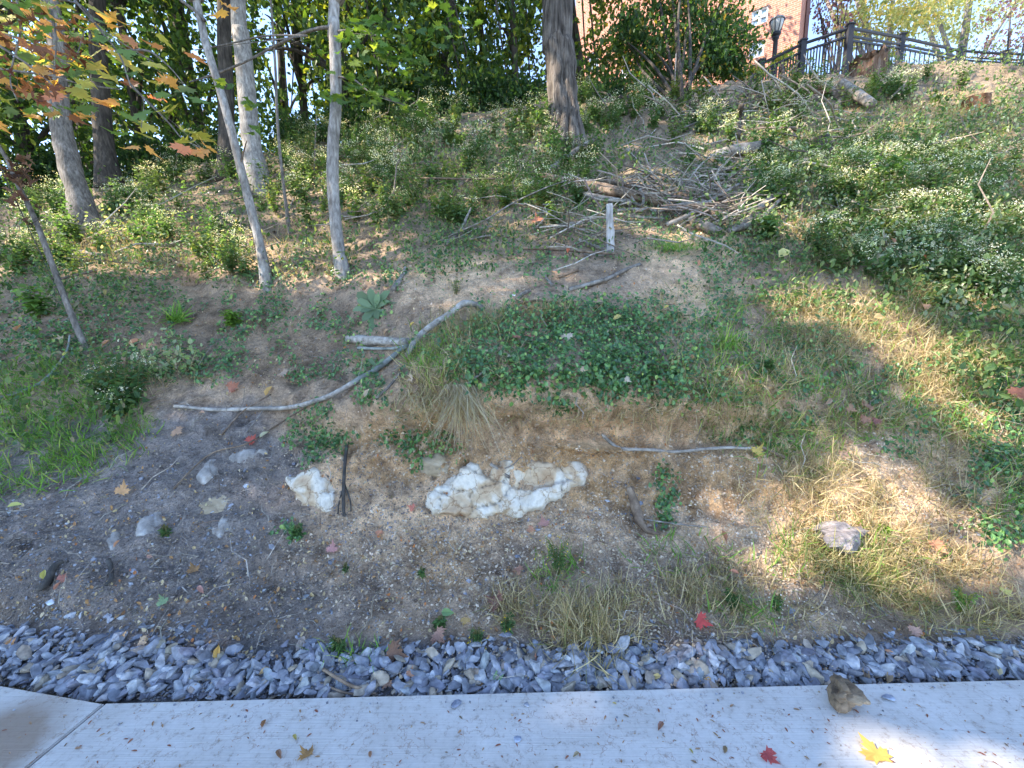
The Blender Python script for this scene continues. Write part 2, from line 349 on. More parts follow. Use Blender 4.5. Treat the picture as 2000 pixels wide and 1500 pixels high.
# ------------------------------------------------------------------ terrain
COLS = {
 -700: [(1215, None), (1140, None), (1070, 2.5), (990, 2.7), (930, 2.9), (860, 3.1), (750, 3.7), (630, 4.5), (530, 5.8), (470, 7.6), (430, 10)],
    0: [(1336, None), (1210, None), (1110, 2.3), (1020, 2.55), (940, 2.8), (860, 3.1), (740, 3.7), (620, 4.5), (520, 5.8), (445, 7.6), (395, 10)],
  250: [(1372, None), (1240, None), (1130, 2.3), (1030, 2.6), (930, 2.9), (840, 3.3), (720, 3.9), (590, 4.8), (490, 6.2), (420, 8.2), (365, 11)],
  500: [(1371, None), (1270, None), (1130, 2.35), (1000, 2.75), (900, 3.1), (800, 3.5), (690, 4.1), (560, 5.1), (470, 6.5), (380, 9), (300, 13)],
  660: [(1369, None), (1268, None), (1130, 2.35), (1000, 2.75), (910, 2.95), (820, 3.2), (680, 3.9), (550, 4.9), (455, 6.4), (350, 9), (280, 12)],
  800: [(1367, None), (1262, None), (1130, 2.35), (1010, 2.75), (900, 2.95), (800, 3.03), (640, 3.7), (520, 4.9), (425, 6.4), (310, 9), (245, 12)],
 1000: [(1364, None), (1255, None), (1130, 2.35), (1010, 2.75), (900, 2.95), (785, 2.96), (615, 3.68), (500, 4.9), (400, 6.3), (280, 9.2), (215, 11.5)],
 1300: [(1352, None), (1262, None), (1130, 2.35), (1010, 2.8), (900, 3.0), (800, 3.08), (620, 3.9), (500, 4.9), (400, 6.3), (270, 9.5), (185, 12.5)],
 1600: [(1342, None), (1255, None), (1150, 2.3), (1020, 2.65), (900, 2.95), (780, 3.3), (620, 4.0), (480, 5.1), (370, 6.6), (240, 9.3), (150, 12)],
 1800: [(1334, None), (1250, None), (1150, 2.3), (1020, 2.6), (900, 2.9), (760, 3.3), (600, 4.0), (460, 5.0), (340, 6.6), (220, 9), (128, 11.8)],
 2000: [(1326, None), (1245, None), (1150, 2.25), (1020, 2.5), (900, 2.8), (760, 3.2), (600, 3.9), (450, 4.9), (330, 6.4), (220, 8.7), (130, 11.5)],
 2700: [(1300, None), (1230, None), (1150, 2.25), (1020, 2.5), (900, 2.8), (760, 3.2), (600, 3.9), (450, 4.9), (330, 6.4), (220, 8.7), (130, 11.5)]}
cpx = np.array(sorted(COLS)); K = 11
CW = np.zeros((len(cpx), K + 3, 3))
for i, p in enumerate(cpx):
    for k, (v, Y) in enumerate(COLS[p]):
        CW[i, k] = at_Z(p, v, -.05 if k == 0 else .02) if Y is None else at_Y(p, v, Y)
    r = CW[i, K - 1]; f = r[:2] / r[1]
    dz = -1.2 if p < 700 else (-.3 if p < 1250 else .1)
    for q, (dy, z) in enumerate(((1.5, .25), (6, .2 + dz * .4), (26, dz))):
        CW[i, K + q] = [r[0] + f[0] * dy, r[1] + dy, r[2] + z]
def hermite(x, xs, ys):
    """pchip-like along axis 0"""
    h = np.diff(xs); d = np.diff(ys, axis=0) / h.reshape(-1, *([1] * (ys.ndim - 1)))
    m = np.zeros_like(ys); m[0] = d[0]; m[-1] = d[-1]
    s = d[:-1] * d[1:]; m[1:-1] = np.where(s > 0, 2 * s / (d[:-1] + d[1:] + 1e-12), 0)
    i = np.clip(np.searchsorted(xs, x, side='right') - 1, 0, len(xs) - 2); t = (x - xs[i]) / h[i]
    sh = (-1,) + (1,) * (ys.ndim - 1); t = t.reshape(sh); hh = h[i].reshape(sh)
    return (2*t**3-3*t**2+1)*ys[i] + (t**3-2*t**2+t)*hh*m[i] + (-2*t**3+3*t**2)*ys[i+1] + (t**3-t**2)*hh*m[i+1]
gx = np.arange(-700, 2701, 4.0)
rows = np.concatenate([np.linspace(k, k + 1, n, endpoint=False) for k, n in
     zip(range(13), (26, 34, 34, 32, 32, 42, 34, 28, 30, 24, 8, 8, 6))] + [[13.0]])
G = hermite(rows, np.arange(14.), np.swapaxes(CW, 0, 1).copy())       # rows x cols x 3
G = np.swapaxes(G, 0, 1); G = hermite(gx, cpx.astype(float), G)        # gx x rows x 3
TT = np.broadcast_to(rows[None], G.shape[:2])
cl = np.exp(-((TT - 4.2) / 1.1) ** 2)                                  # cliff band
px0 = np.broadcast_to(gx[:, None], TT.shape)
cliffx = 1 / (1 + np.exp(-(px0 - 640) / 40)) * 1 / (1 + np.exp((px0 - 1560) / 60))
amp = np.interp(TT, [0, 1, 2, 6, 9, 13], [0.006, .015, .035, .07, .12, .15])
dsp = amp * fbm(G, 1.3, 5, 3) * .9
nrm = np.zeros_like(G)
def normals(G):
    a = np.gradient(G, axis=0); b = np.gradient(G, axis=1); n = np.cross(a, b); n /= np.linalg.norm(n, axis=2, keepdims=True) + 1e-9
    n = np.where(n[..., 2:3] < 0, -n, n); return n
nrm = normals(G)
small = (.016 * fbm(G * np.array([1, 1, 1]), 9, 5, 21, .6) + .022 * (.45 - np.abs(fbm(G, 5.5, 4, 61, .55)))) * np.interp(TT, [0, 1.3, 2, 7, 9], [.2, .6, 1, 1.2, 1.5])
rid = 1 - np.abs(fbm(G * np.array([1, 1, .6]), 3.2, 4, 31))
bare = np.interp(TT, [1.2, 1.8, 6.2, 7], [0, 1, 1, .2])
gull = bare * (.35 + .65 * np.clip(cl * cliffx * 1.4, 0, 1)) * (.030 * fbm(G * np.array([1, .35, .35]), 11, 3, 71) + .030 * (.4 - np.abs(fbm(G + 3.3, 3.6, 4, 81, .6))) + .012 * np.sign(fbm(G, 13, 2, 91)) * np.clip(np.abs(fbm(G, 13, 2, 91)) * 5, 0, 1))
crag = gull + cl * cliffx * (.09 * (rid - .6) + .035 * fbm(G, 8, 4, 41))
lip = np.exp(-((TT - 5.15) / .35) ** 2) * cliffx * .19 - np.exp(-((TT - 4.5) / .32) ** 2) * cliffx * .11
G = G + nrm * (dsp + small + crag + lip)[..., None]
# rock outcrop mounds under the white rocks are separate objects
NRM = normals(G)
GP = project(G)
def sd(px, v, cx, cy, rx, ry, ang=0):
    """soft ellipse 1 inside .. 0"""
    a = math.radians(ang); x = (px - cx); y = (v - cy); xr = x * math.cos(a) + y * math.sin(a); yr = -x * math.sin(a) + y * math.cos(a)
    r = np.sqrt((xr / rx) ** 2 + (yr / ry) ** 2); return np.clip((1.25 - r) / .5, 0, 1)
def field(px, v, L):
    f = np.zeros(np.shape(px))
    for e in L: f = np.maximum(f, sd(px, v, *e[:4], e[5] if len(e) > 5 else 0) * (e[4] if len(e) > 4 else 1))
    return f
gpx, gv, gd = GP
nz1 = n2(gpx, gv, 90, 5); nz2 = n2(gpx, gv, 30, 8)
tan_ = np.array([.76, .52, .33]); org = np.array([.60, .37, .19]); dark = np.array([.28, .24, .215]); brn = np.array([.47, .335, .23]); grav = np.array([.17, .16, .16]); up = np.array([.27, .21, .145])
def lerp(a, b, f): return a * (1 - f[..., None]) + b * f[..., None]
col = np.broadcast_to(brn, G.shape).copy()
f_t = field(gpx + nz1 * 50, gv + nz2 * 25, [(1100, 860, 480, 110), (900, 550, 110, 60), (1340, 540, 120, 110), (1500, 960, 330, 110), (1850, 860, 150, 120), (540, 690, 90, 60), (1000, 1010, 380, 60, .7), (700, 900, 60, 90), (1800, 1100, 250, 90, .6)])
col = lerp(col, tan_, np.clip(f_t, 0, 1))
f_o = field(gpx + nz1 * 60, gv + nz2 * 25, [(1120, 890, 180, 30, .9), (1400, 940, 160, 60, .8), (880, 860, 60, 70, .8), (1210, 960, 60, 40, .9), (880, 1075, 40, 22, .7), (890, 1120, 50, 30, .5), (740,890,60,60,.6)])
col = lerp(col, org, f_o)
f_d = field(gpx + nz1 * 60, gv + nz2 * 30, [(180, 1020, 420, 190), (420, 880, 180, 90), (500, 1180, 230, 80, .55), (80, 950, 250, 140), (350, 1200, 350, 90, .8)])
col = lerp(col, dark, np.clip(f_d, 0, 1))
col = lerp(col, brn * .62, field(gpx + nz1 * 40, gv + nz2 * 25, [(560, 700, 200, 50, .8), (350, 640, 260, 60, .8), (700, 620, 100, 40, .6)]))
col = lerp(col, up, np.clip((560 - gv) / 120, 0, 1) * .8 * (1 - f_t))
col = lerp(col, grav, np.clip((gv - 1235) / 30, 0, 1))
rel = np.clip(gull / .03, -1.5, 1.2)
col = col * (1 + .16 * nz2[..., None]) * (1 + .10 * rel[..., None]) * (1 + .20 * fbm(G, 2.3, 4, 101)[..., None])
ni, nj = G.shape[:2]
I = (np.arange(ni - 1)[:, None] * nj + np.arange(nj - 1)[None]); FQ = np.stack([I, I + nj, I + nj + 1, I + 1], -1).reshape(-1, 4)
me = raw_mesh('hillside', G.reshape(-1, 3), FQ, 4, col.reshape(-1, 3), True)
tag(link('hillside', me, M_SOIL), kind='structure')
# depth look-up map (quarter resolution)
Q = 4; MW, MH = int(3400 / Q), int(1700 / Q)
DM = np.full((MH, MW), 1e9)
mi = ((gpx + 700) / Q).round().astype(int); mj = ((gv + 200) / Q).round().astype(int)
ok = (mi >= 0) & (mi < MW) & (mj >= 0) & (mj < MH) & (TT <= 11.0)
np.minimum.at(DM, (mj[ok], mi[ok]), gd[ok])
for _ in range(4):
    hole = DM > 1e8; P4 = np.pad(DM, 1, constant_values=1e9); s = np.zeros_like(DM); c = np.zeros_like(DM)
    for a, b in ((0, 1), (2, 1), (1, 0), (1, 2)):
        w = P4[a:a + MH, b:b + MW]; g = w < 1e8; s += np.where(g, w, 0); c += g
    DM = np.where(hole & (c >= 2), s / np.maximum(c, 1), DM)
NM = np.zeros((MH, MW, 3)); NM[..., 2] = 1; NM[mj[ok], mi[ok]] = NRM[ok]
def depth_at(px, v):
    i = np.clip(((np.asarray(px) + 700) / Q).round().astype(int), 0, MW - 1); j = np.clip(((np.asarray(v) + 200) / Q).round().astype(int), 0, MH - 1)
    return DM[j, i]
def normal_at(px, v):
    i = np.clip(((np.asarray(px) + 700) / Q).round().astype(int), 0, MW - 1); j = np.clip(((np.asarray(v) + 200) / Q).round().astype(int), 0, MH - 1)
    return NM[j, i]
def T(px, v, lift=0.0):
    """point of the terrain seen at a pixel of the photo, raised by lift metres"""
    d = float(depth_at(px, v)); k = 0
    while d > 1e8 and k < 60 and v < 1330: v += 4; d = float(depth_at(px, v)); k += 1
    if d > 1e8:
        p = at_Z(px, v, 0.0).copy(); p[2] += lift; return p
    if lift > .03:
        d2 = float(depth_at(px, v + lift * F / d))
        if d2 < 1e8: d = d2
        p = at_depth(px, v + lift * F / d, np.array(d)).copy(); p[2] += lift; return p
    p = at_depth(px, v, np.array(d)); p = p.copy(); p[2] += lift; return p
def scatter_px(n, L, pxr=(-500, 2500), vr=(100, 1480), noise=.0, nsc=60, seed=0, thr=.0):
    """random points on the terrain following a density field given as ellipses"""
    px = rng.uniform(*pxr, n); v = rng.uniform(*vr, n); f = field(px, v, L)
    if noise: f = f * np.clip(.7 + noise * n2(px, v, nsc, seed), 0, 1.3)
    d = depth_at(px, v); k = (rng.uniform(size=n) < f) & (d < 1e8); px, v, d = px[k], v[k], d[k]
    return px, v, d, at_depth(px, v, d), normal_at(px, v)

# ------------------------------------------------------------------ pavement, road, far ground
A = at_Z(205, 1372, 0.0); B = at_Z(2000, 1326, 0.0); L0 = at_Z(0, 1336, 0.0); J = at_Z(50, 1500, 0.0)
def ext(a, b, t): return a + (b - a) * t
jd = (J - A) / np.linalg.norm(J - A); E = ext(A, B, 4.0); W_ = ext(A, L0, 14.0)
def slab(quad, z0, z1, bev=.006):
    import bmesh
    bm = bmesh.new(); lo = [bm.verts.new((p[0], p[1], z0)) for p in quad]; hi = [bm.verts.new((p[0], p[1], z1)) for p in quad]
    bm.faces.new(hi); bm.faces.new(lo[::-1])
    n = len(quad)
    for i in range(n): bm.faces.new((lo[i], lo[(i + 1) % n], hi[(i + 1) % n], hi[i]))
    bmesh.ops.bevel(bm, geom=[e for e in bm.edges if abs(e.verts[0].co.z - z1) < 1e-6 and abs(e.verts[1].co.z - z1) < 1e-6], offset=bev, segments=2, affect='EDGES')
    bmesh.ops.recalc_face_normals(bm, faces=bm.faces)
    me = bpy.data.meshes.new('slab'); bm.to_mesh(me); bm.free(); return me
side = np.array([.006, 0, 0]); Jn = A + jd * 2.2
Bk = np.array([B[0], -.35, 0])
me = slab([A + side, Jn + side, (E[0], Jn[1] - .0, 0), E], -.12, 0.0); tag(link('sidewalk', me, M_CONC), kind='structure')
me = slab([A - side, W_, (W_[0], Jn[1], 0), Jn - side], -.12, -.003); tag(link('sidewalk', me, M_CONC), kind='structure')
V = np.array([[-300, -300, -.14], [300, -300, -.14], [300, 300, -.14], [-300, 300, -.14]], float)
me = raw_mesh('ground', V, np.array([[0, 1, 2, 3]]), 4, np.full((4, 3), .12)); tag(link('ground', me, M_SOIL), kind='structure')

# ------------------------------------------------------------------ gravel
def cvar(n, base, v=.2, hue=.05):
    b = np.asarray(base, float); c = b[None] * (1 + rng.uniform(-v, v, (n, 1))); return np.clip(c * (1 + rng.uniform(-hue, hue, (n, 3))), 0, 1)
def pick(n, cols, w, v=.2, hue=.04):
    k = rng.choice(len(cols), n, p=np.array(w) / sum(w)); return cvar(n, (1, 1, 1), v, hue) * np.array(cols)[k]
GREYS = [(.19, .20, .23), (.245, .255, .285), (.34, .345, .36), (.145, .15, .17), (.30, .25, .195)]
def stones(n, L, szr, templ, sink=.25, vr=(700, 1400), cols=GREYS, w=(4, 4, 2, 2, 1.6), noise=0, seed=0, power=2.0, lift=0):
    px, v, d, P, Nn = scatter_px(n, L, vr=vr, noise=noise, seed=seed); m = len(px); parts = []
    sz = szr[0] + (szr[1] - szr[0]) * rng.uniform(size=m) ** power
    which = rng.integers(0, len(templ), m)
    for k, t in enumerate(templ):
        s = which == k
        if not s.any(): continue
        q = P[s].copy(); q[:, 2] += sz[s] * (.5 - sink) * .5 + rng.uniform(0, 1, s.sum()) * lift
        R = rot_from(rand_dirs(s.sum(), 1.6, Nn[s]), rng.uniform(0, 6.28, s.sum()))
        sc = sz[s][:, None] * .5 * np.stack([rng.uniform(.85, 1.4, s.sum()), rng.uniform(.75, 1.1, s.sum()), rng.uniform(.7, 1.1, s.sum())], 1)
        parts.append(inst(t, q, R, sc, pick(s.sum(), cols, w)))
    return merge(parts)
band = []
for p in range(-500, 2600, 50):
    e = np.interp(p, [-700, 0, 205, 1000, 2000, 2700], [1215, 1336, 1370, 1364, 1326, 1300]); t_ = np.interp(p, [-700, 0, 250, 500, 1000, 1300, 2000, 2700], [1140, 1215, 1245, 1275, 1262, 1265, 1248, 1230])
    band.append((p, (e + t_) / 2 + (11 if p < 260 else 5), 40, (e - t_) / 2 * .92, 1))
def edge_filter(VFC, templ_n=None): return VFC
ga = stones(13000, band, (.02, .115), STONES, .2, vr=(1120, 1372), power=1.9, lift=.015)
ge = stones(11000, [(b[0], b[1] - b[3] * .9, b[2], 34 if b[0] > 450 else 60, .35) for b in band], (.015, .07), STONES, .3, vr=(1120, 1340), noise=2.0, seed=77, power=1.5)
gb = stones(26000, [(b[0], b[1], b[2], b[3] * 1.1, 1) for b in band], (.012, .035), PEBS, .2, vr=(1120, 1372))
gs = stones(26000, band, (.006, .022), PEBS, .1, vr=(1120, 1372), cols=[(.36, .29, .22), (.27, .21, .16)], w=(1, 1), noise=1.8, seed=88, lift=.03)
ng = 260; qx = rng.uniform(-100, 2100, ng); qv = np.interp(qx, [-100, 0, 205, 1000, 2100], [1320, 1338, 1374, 1366, 1326]) + 3 + 60 * rng.uniform(size=ng) ** 3; qp = at_Z(qx, qv, .003)
gr = inst(PEBS[0], qp, rot_from(rand_dirs(ng, 2), rng.uniform(0, 6.28, ng)), .002 + .009 * rng.uniform(size=ng) ** 3, pick(ng, GREYS + [(.36, .28, .2)], (3, 3, 2, 1, 1, 3)))
V, Fc, C = merge([ga, gb, ge, gs, gr])
me = raw_mesh('gravel', V, Fc, 3, C); tag(link('gravel', me, M_STONE), 'strip of broken blue-grey gravel between the pavement and the bank', 'gravel', kind='stuff')
talus = [(200, 1080, 420, 150, .8), (330, 1200, 420, 70, 1), (620, 1180, 220, 100, .45), (900, 1190, 350, 90, .25), (900, 1020, 350, 30, .9), (740, 1040, 120, 25, .8), (1200, 990, 60, 60, .9), (980, 1140, 50, 35, .8), (1830, 1060, 120, 80, .6), (1500, 1230, 600, 30, .4), (450, 900, 160, 70, .5), (80, 1000, 200, 120, .6)]
t1 = stones(16000, talus, (.008, .032), PEBS, .35, vr=(780, 1300), noise=.9, seed=12)
t2 = stones(1500, talus, (.02, .06), PEBS, .35, vr=(820, 1300), noise=.9, seed=13)
cl_ = stones(170000, [(1200, 1080, 560, 170, 1), (1100, 880, 500, 90, .8), (900, 550, 120, 60, .9), (1340, 550, 130, 110, .8), (1850, 900, 200, 130, .8)], (.005, .034), PEBS, .45, vr=(450, 1280), power=2.5, cols=[(.50, .39, .28), (.38, .29, .21), (.60, .48, .36)], w=(3, 2, 1))
cd = stones(70000, [(350, 1050, 560, 190, 1), (500, 700, 300, 50, .5)], (.005, .034), PEBS, .45, vr=(600, 1280), power=2.5, cols=[(.24, .20, .17), (.17, .14, .125), (.30, .25, .21)], w=(3, 3, 1))
V, Fc, C = merge([t1, t2, cl_, cd])
me = raw_mesh('scree', V, Fc, 3, C); tag(link('scree', me, M_STONE), 'fine grey stone chips and soil crumbs scattered over the bare lower bank', 'scree', kind='stuff')
def edge_strip(): pass

# ------------------------------------------------------------------ named stones and rocks
def place_mesh(name, V, Fc, k, mat, label, cat, group=None, col=None, smooth=False, base=None):
    base = np.asarray(base if base is not None else [V[:, 0].mean(), V[:, 1].mean(), V[:, 2].min()])
    me = raw_mesh(name, V - base, Fc, k, col, smooth); o = link(name, me, mat, loc=base.tolist()); return tag(o, label, cat, group)
def one_stone(px, v, wpx, hpx, c, label, seed, rot=0, flat=.6, on_slab=False, name='stone', group=None, sink=.3):
    P = at_Z(px, v + hpx * .3, 0.0) if on_slab else T(px, v + hpx * .2); d = project(P)[2]; w = wpx * d / F
    t = stone_T(seed, 3, flat); V = t[0].copy()
    V += .03 * fbm(V + seed, 3, 3, seed)[:, None] * V
    V = V * [w / 2 * 1.05, hpx / wpx * w / 2 * 1.2, w * .3 * flat / .6]
    a = math.radians(rot); V = V @ np.array([[math.cos(a), math.sin(a), 0], [-math.sin(a), math.cos(a), 0], [0, 0, 1]])
    n = np.array([0, 0, 1.]) if on_slab else normal_at(px, v) + [0, 0, .3]
    R = rot_from(n[None], np.array([0.]))[0]; V = V @ R.T + P + np.array([0, 0, w * (.5 - sink) * .3])
    if on_slab: V[:, 2] += .001 - V[:, 2].min()
    return place_mesh(name, V, t[1], 3, M_STONE, label, 'stone', group, cvar(len(V), c, .1, .02))
one_stone(208, 1240, 70, 62, (.13, .15, .19), 'large flat dark stone half sunk at the upper left edge of the gravel', 101, 35, .4)
one_stone(100, 1172, 26, 18, (.42, .46, .50), 'pale rounded stone below the dark stick on the left slope', 102, 10)
one_stone(108, 1225, 30, 20, (.38, .40, .45), 'pale oval stone among darker gravel left of the big flat dark stone', 119, 10)
one_stone(652, 1253, 24, 40, (.38, .40, .48), 'upright pale lilac stone beside a green sprig above the gravel', 103, 80, .7)
one_stone(836, 1273, 38, 34, (.20, .24, .33), 'wedge of blue stone at the top edge of the gravel below brown leaves', 104, 30)
one_stone(1004, 1275, 42, 44, (.22, .23, .25), 'big blunt grey stone beside a short grey stick at the gravel edge', 105, 0, .8)
one_stone(892, 1368, 40, 24, (.20, .22, .27), 'dark blue-grey stone resting over the edge of the pavement', 106, 35, .5, True)
one_stone(1012, 1441, 24, 16, (.34, .38, .46), 'single pale blue-grey stone lying alone on the pavement', 107, 15, .5, True)
one_stone(1735, 1357, 36, 22, (.30, .33, .40), 'small pile-like grey stone on the pavement right of the wood chunk', 108, 0, .5, True)
one_stone(1029, 1372, 16, 14, (.32, .33, .36), 'tiny grey stone on the pavement edge near the centre', 109, 0, .5, True)
one_stone(1003, 575, 13, 14, (.72, .68, .62), 'small white stone chip on the bare earth above the bank', 110, 30, .7, name='stone_chip')
one_stone(1335, 376, 60, 26, (.46, .36, .24), 'tan boulder sitting in the brush pile', 111, 0, .9, name='boulder')
one_stone(1560, 1290, 30, 26, (.20, .24, .33), 'blue stone in the gravel right of the red leaf', 112, 0, .8)
one_stone(1475, 1310, 26, 24, (.24, .29, .38), 'sharp blue stone near the pavement edge, left of the wood chunk', 113, 0, .8)
one_stone(1700, 1310, 36, 26, (.33, .36, .43), 'pale veined stone in the gravel behind the wood chunk', 114, 0, .7)
one_stone(1188, 1315, 26, 36, (.26, .29, .36), 'tall pointed grey stone in the gravel below the dry grass tussock', 115, 80, .8)
one_stone(1010, 1322, 28, 28, (.20, .23, .32), 'blue stone right of the green leaf in the gravel', 116, 0, .8)
one_stone(365, 1353, 42, 28, (.30, .33, .42), 'broad pale stone against the pavement edge on the left', 117, 25, .7)
one_stone(480, 947, 24, 12, (.42, .46, .52), 'small blue-white stone on the dark slope left of the pale ledge', 118, 25, .7)
def limestone_mat():
    m, t, b = newmat('limestone'); co = N(t, 'TexCoord'); n = N(t, 'TexNoise'); n.inputs['Scale'].default_value = 4; n.inputs['Detail'].default_value = 5; n.inputs['Distortion'].default_value = .8; t.links.new(co.outputs['Object'], n.inputs[0])
    r = ramp(t, n.outputs[0], [(.30, (.38, .25, .15)), (.41, (.52, .40, .27)), (.49, (.61, .54, .44)), (.7, (.66, .62, .54))])
    n4 = N(t, 'TexNoise'); n4.inputs['Scale'].default_value = 40; n4.inputs['Detail'].default_value = 6; t.links.new(co.outputs['Object'], n4.inputs[0])
    r4 = ramp(t, n4.outputs[0], [(.3, (.8, .78, .75)), (.6, (1.05, 1.05, 1.05))])
    wn = N(t, 'VectorMath'); wn.operation = 'MULTIPLY_ADD'; t.links.new(n4.outputs[1], wn.inputs[0]); wn.inputs[1].default_value = (.05, .05, .05); t.links.new(co.outputs['Object'], wn.inputs[2])
    vc = N(t, 'TexVoronoi'); vc.feature = 'DISTANCE_TO_EDGE'; vc.inputs['Scale'].default_value = 8; t.links.new(wn.outputs[0], vc.inputs['Vector'])
    rc = ramp(t, vc.outputs['Distance'], [(0, (.45, .33, .22)), (.035, (1, 1, 1))])
    t.links.new(mixc(t, mixc(t, r.outputs[0], r4.outputs[0], .8, 'MULTIPLY'), rc.outputs[0], .8, 'MULTIPLY'), b.inputs['Base Color']); b.inputs['Roughness'].default_value = .9
    mm = N(t, 'Math'); mm.operation = 'MULTIPLY_ADD'; mm.inputs[1].default_value = .3; t.links.new(n4.outputs[0], mm.inputs[0]); t.links.new(n.outputs[0], mm.inputs[2])
    bump(t, b, mm.outputs[0], .8, .02); return m
M_LIME = limestone_mat()
M_LIMEG = bark_mat('grey_rock', (.16, .14, .12), (.32, .29, .26), (.44, .42, .39), (9, 9, 9), .012)
M_LIMET = bark_mat('tan_rock', (.26, .19, .12), (.38, .30, .20), (.50, .42, .32), (6, 6, 14), .01)
def outcrop(poly, bulge, label, seed, mat=M_LIME, name='limestone_rock', step=3):
    """rock face: outline in photo pixels, laid on the terrain, raised and facetted with a rim buried in the soil"""
    poly = np.array(poly, float); x0, y0 = poly.min(0) - 4; x1, y1 = poly.max(0) + 4
    xs = np.arange(x0, x1 + step, step); ys = np.arange(y0, y1 + step, step); X, Yv = np.meshgrid(xs, ys, indexing='ij')
    ins = np.zeros(X.shape, bool); dist = np.full(X.shape, 1e9); n = len(poly)
    for i in range(n):
        a, b = poly[i], poly[(i + 1) % n]
        c = ((a[1] > Yv) != (b[1] > Yv)) & (X < (b[0] - a[0]) * (Yv - a[1]) / (b[1] - a[1] + 1e-9) + a[0]); ins ^= c
        ab = b - a; t = np.clip(((X - a[0]) * ab[0] + (Yv - a[1]) * ab[1]) / (ab @ ab + 1e-9), 0, 1)
        dist = np.minimum(dist, np.hypot(X - a[0] - t * ab[0], Yv - a[1] - t * ab[1]))
    sdist = np.where(ins, dist, -dist) + 9 * n2(X, Yv, 22, seed + 9, 3) * min(1, (x1 - x0) / 90)
    D = depth_at(X, Yv); D = np.where(D > 1e8, np.nan, D); D = np.where(np.isnan(D), np.nanmean(D), D)
    xn = (X - x0) / (x1 - x0) - .5; yn = (Yv - y0) / (y1 - y0) - .5; Bm = np.stack([np.ones_like(xn), xn, yn, xn * yn, xn ** 2, yn ** 2], -1).reshape(-1, 6)
    cf = np.linalg.lstsq(Bm, D.ravel(), rcond=None)[0]; Df = (Bm @ cf).reshape(D.shape); D = Df - min(.05, np.percentile(Df - D, 88)) * np.clip((sdist + 4) / 14, -.6, 1)
    P = at_depth(X, Yv, D); r = np.random.default_rng(seed)
    ncell = max(3, int((x1 - x0) * (y1 - y0) / 2600)); cxy = np.column_stack([r.uniform(x0, x1, ncell), r.uniform(y0, y1, ncell)]); tl = r.normal(size=(ncell, 2)) * .014; hh = r.uniform(.55, 1.15, ncell)
    Xw = X + 7 * n2(X, Yv, 18, seed + 1, 3); Yw = Yv + 5 * n2(X + 99, Yv, 18, seed + 2, 3)
    dc = np.hypot(Xw[..., None] - cxy[:, 0], (Yw[..., None] - cxy[:, 1]) * 1.5); srt = np.sort(dc, -1); ci = dc.argmin(-1)
    wgt = np.exp(-(dc - srt[..., :1]) / 4.0); pls = hh + tl[:, 0] * (X[..., None] - cxy[:, 0]) + tl[:, 1] * (Yv[..., None] - cxy[:, 1]); pl = (pls * wgt).sum(-1) / wgt.sum(-1); crack = np.exp(-((srt[..., 1] - srt[..., 0]) / 1.8) ** 2)
    h = np.tanh((sdist + 2) / 5) * bulge * .85 * (pl - .75 * crack + .10 * n2(X, Yv, 10, seed + 5, 3))
    Nn = normal_at(X, Yv); Nn = np.broadcast_to(np.mean(Nn.reshape(-1, 3), 0) + np.array([0, -.8, .1]), X.shape + (3,)); Nn = Nn / np.linalg.norm(Nn, axis=2, keepdims=True)
    P = P + Nn * h[..., None]; mm, nn_ = X.shape
    I = np.arange(mm - 1)[:, None] * nn_ + np.arange(nn_ - 1)[None]; keep = (sdist[:-1, :-1] > -7)
    Fq = np.stack([I, I + nn_, I + nn_ + 1, I + 1], -1)[keep]
    Vf = P.reshape(-1, 3); used = np.unique(Fq); remap = -np.ones(len(Vf), int); remap[used] = np.arange(len(used))
    Vt = Vf[used]; back = Vt - Nn.reshape(-1, 3)[used] * .12; m = len(Vt); Fq = remap[Fq]
    cnt = {}
    for f in Fq:
        for a, b in ((f[0], f[1]), (f[1], f[2]), (f[2], f[3]), (f[3], f[0])):
            cnt[(a, b)] = cnt.get((a, b), 0) + 1
    sidef = [[b, a, a + m, b + m] for (a, b) in cnt if (b, a) not in cnt]
    return place_mesh(name, np.vstack([Vt, back]), np.vstack([Fq, Fq[:, ::-1] + m, sidef]), 4, mat, label, 'rock', smooth=True)
SM = dict()
outcrop([(833, 985), (845, 955), (868, 940), (900, 925), (912, 905), (935, 912), (950, 925), (985, 905), (1030, 902), (1075, 908), (1098, 925), (1120, 935), (1128, 948), (1100, 958), (1092, 970), (1060, 990), (1025, 1000), (975, 1008), (915, 1008), (870, 1008), (845, 1000)], .055,
        'largest white limestone rock jutting from the foot of the bank', 5)
outcrop([(1103, 905), (1125, 905), (1145, 925), (1142, 945), (1120, 948), (1100, 930)], .03, 'small cream knob of rock at the upper right end of the largest white rock', 6, name='rock_knob')
outcrop([(562, 935), (590, 915), (612, 912), (640, 935), (648, 970), (640, 1000), (615, 988), (590, 975), (565, 960)], .04, 'cracked pale ledge of white rock left of the hanging roots', 7)
outcrop([(822, 895), (855, 885), (872, 893), (868, 920), (838, 928), (822, 918)], .03, 'square tan rock set in the bank above the left end of the white rock', 8, M_LIMET, name='tan_rock')
outcrop([(262, 1030), (280, 1005), (310, 1002), (322, 1020), (300, 1045), (265, 1050)], .02, 'pinkish pale rock flush in the dark slope on the left', 9, M_LIMEG)
outcrop([(385, 930), (402, 905), (415, 900), (418, 925), (400, 942)], .015, 'narrow slanting white rock in the dark slope under the long curved branch', 10, M_LIMEG)
outcrop([(450, 895), (480, 882), (515, 880), (500, 895), (470, 905)], .015, 'thin white rock strip in the dark slope left of the vine patch', 11, M_LIMEG)
outcrop([(395, 985), (430, 970), (448, 980), (420, 1000), (398, 1000)], .012, 'faint tan rock in the dark slope between two white ones', 12, M_LIMET)
outcrop([(415, 1030), (440, 1015), (450, 1035), (425, 1052)], .012, 'small buff rock low on the dark slope right of the pinkish rock', 13, M_LIMEG)
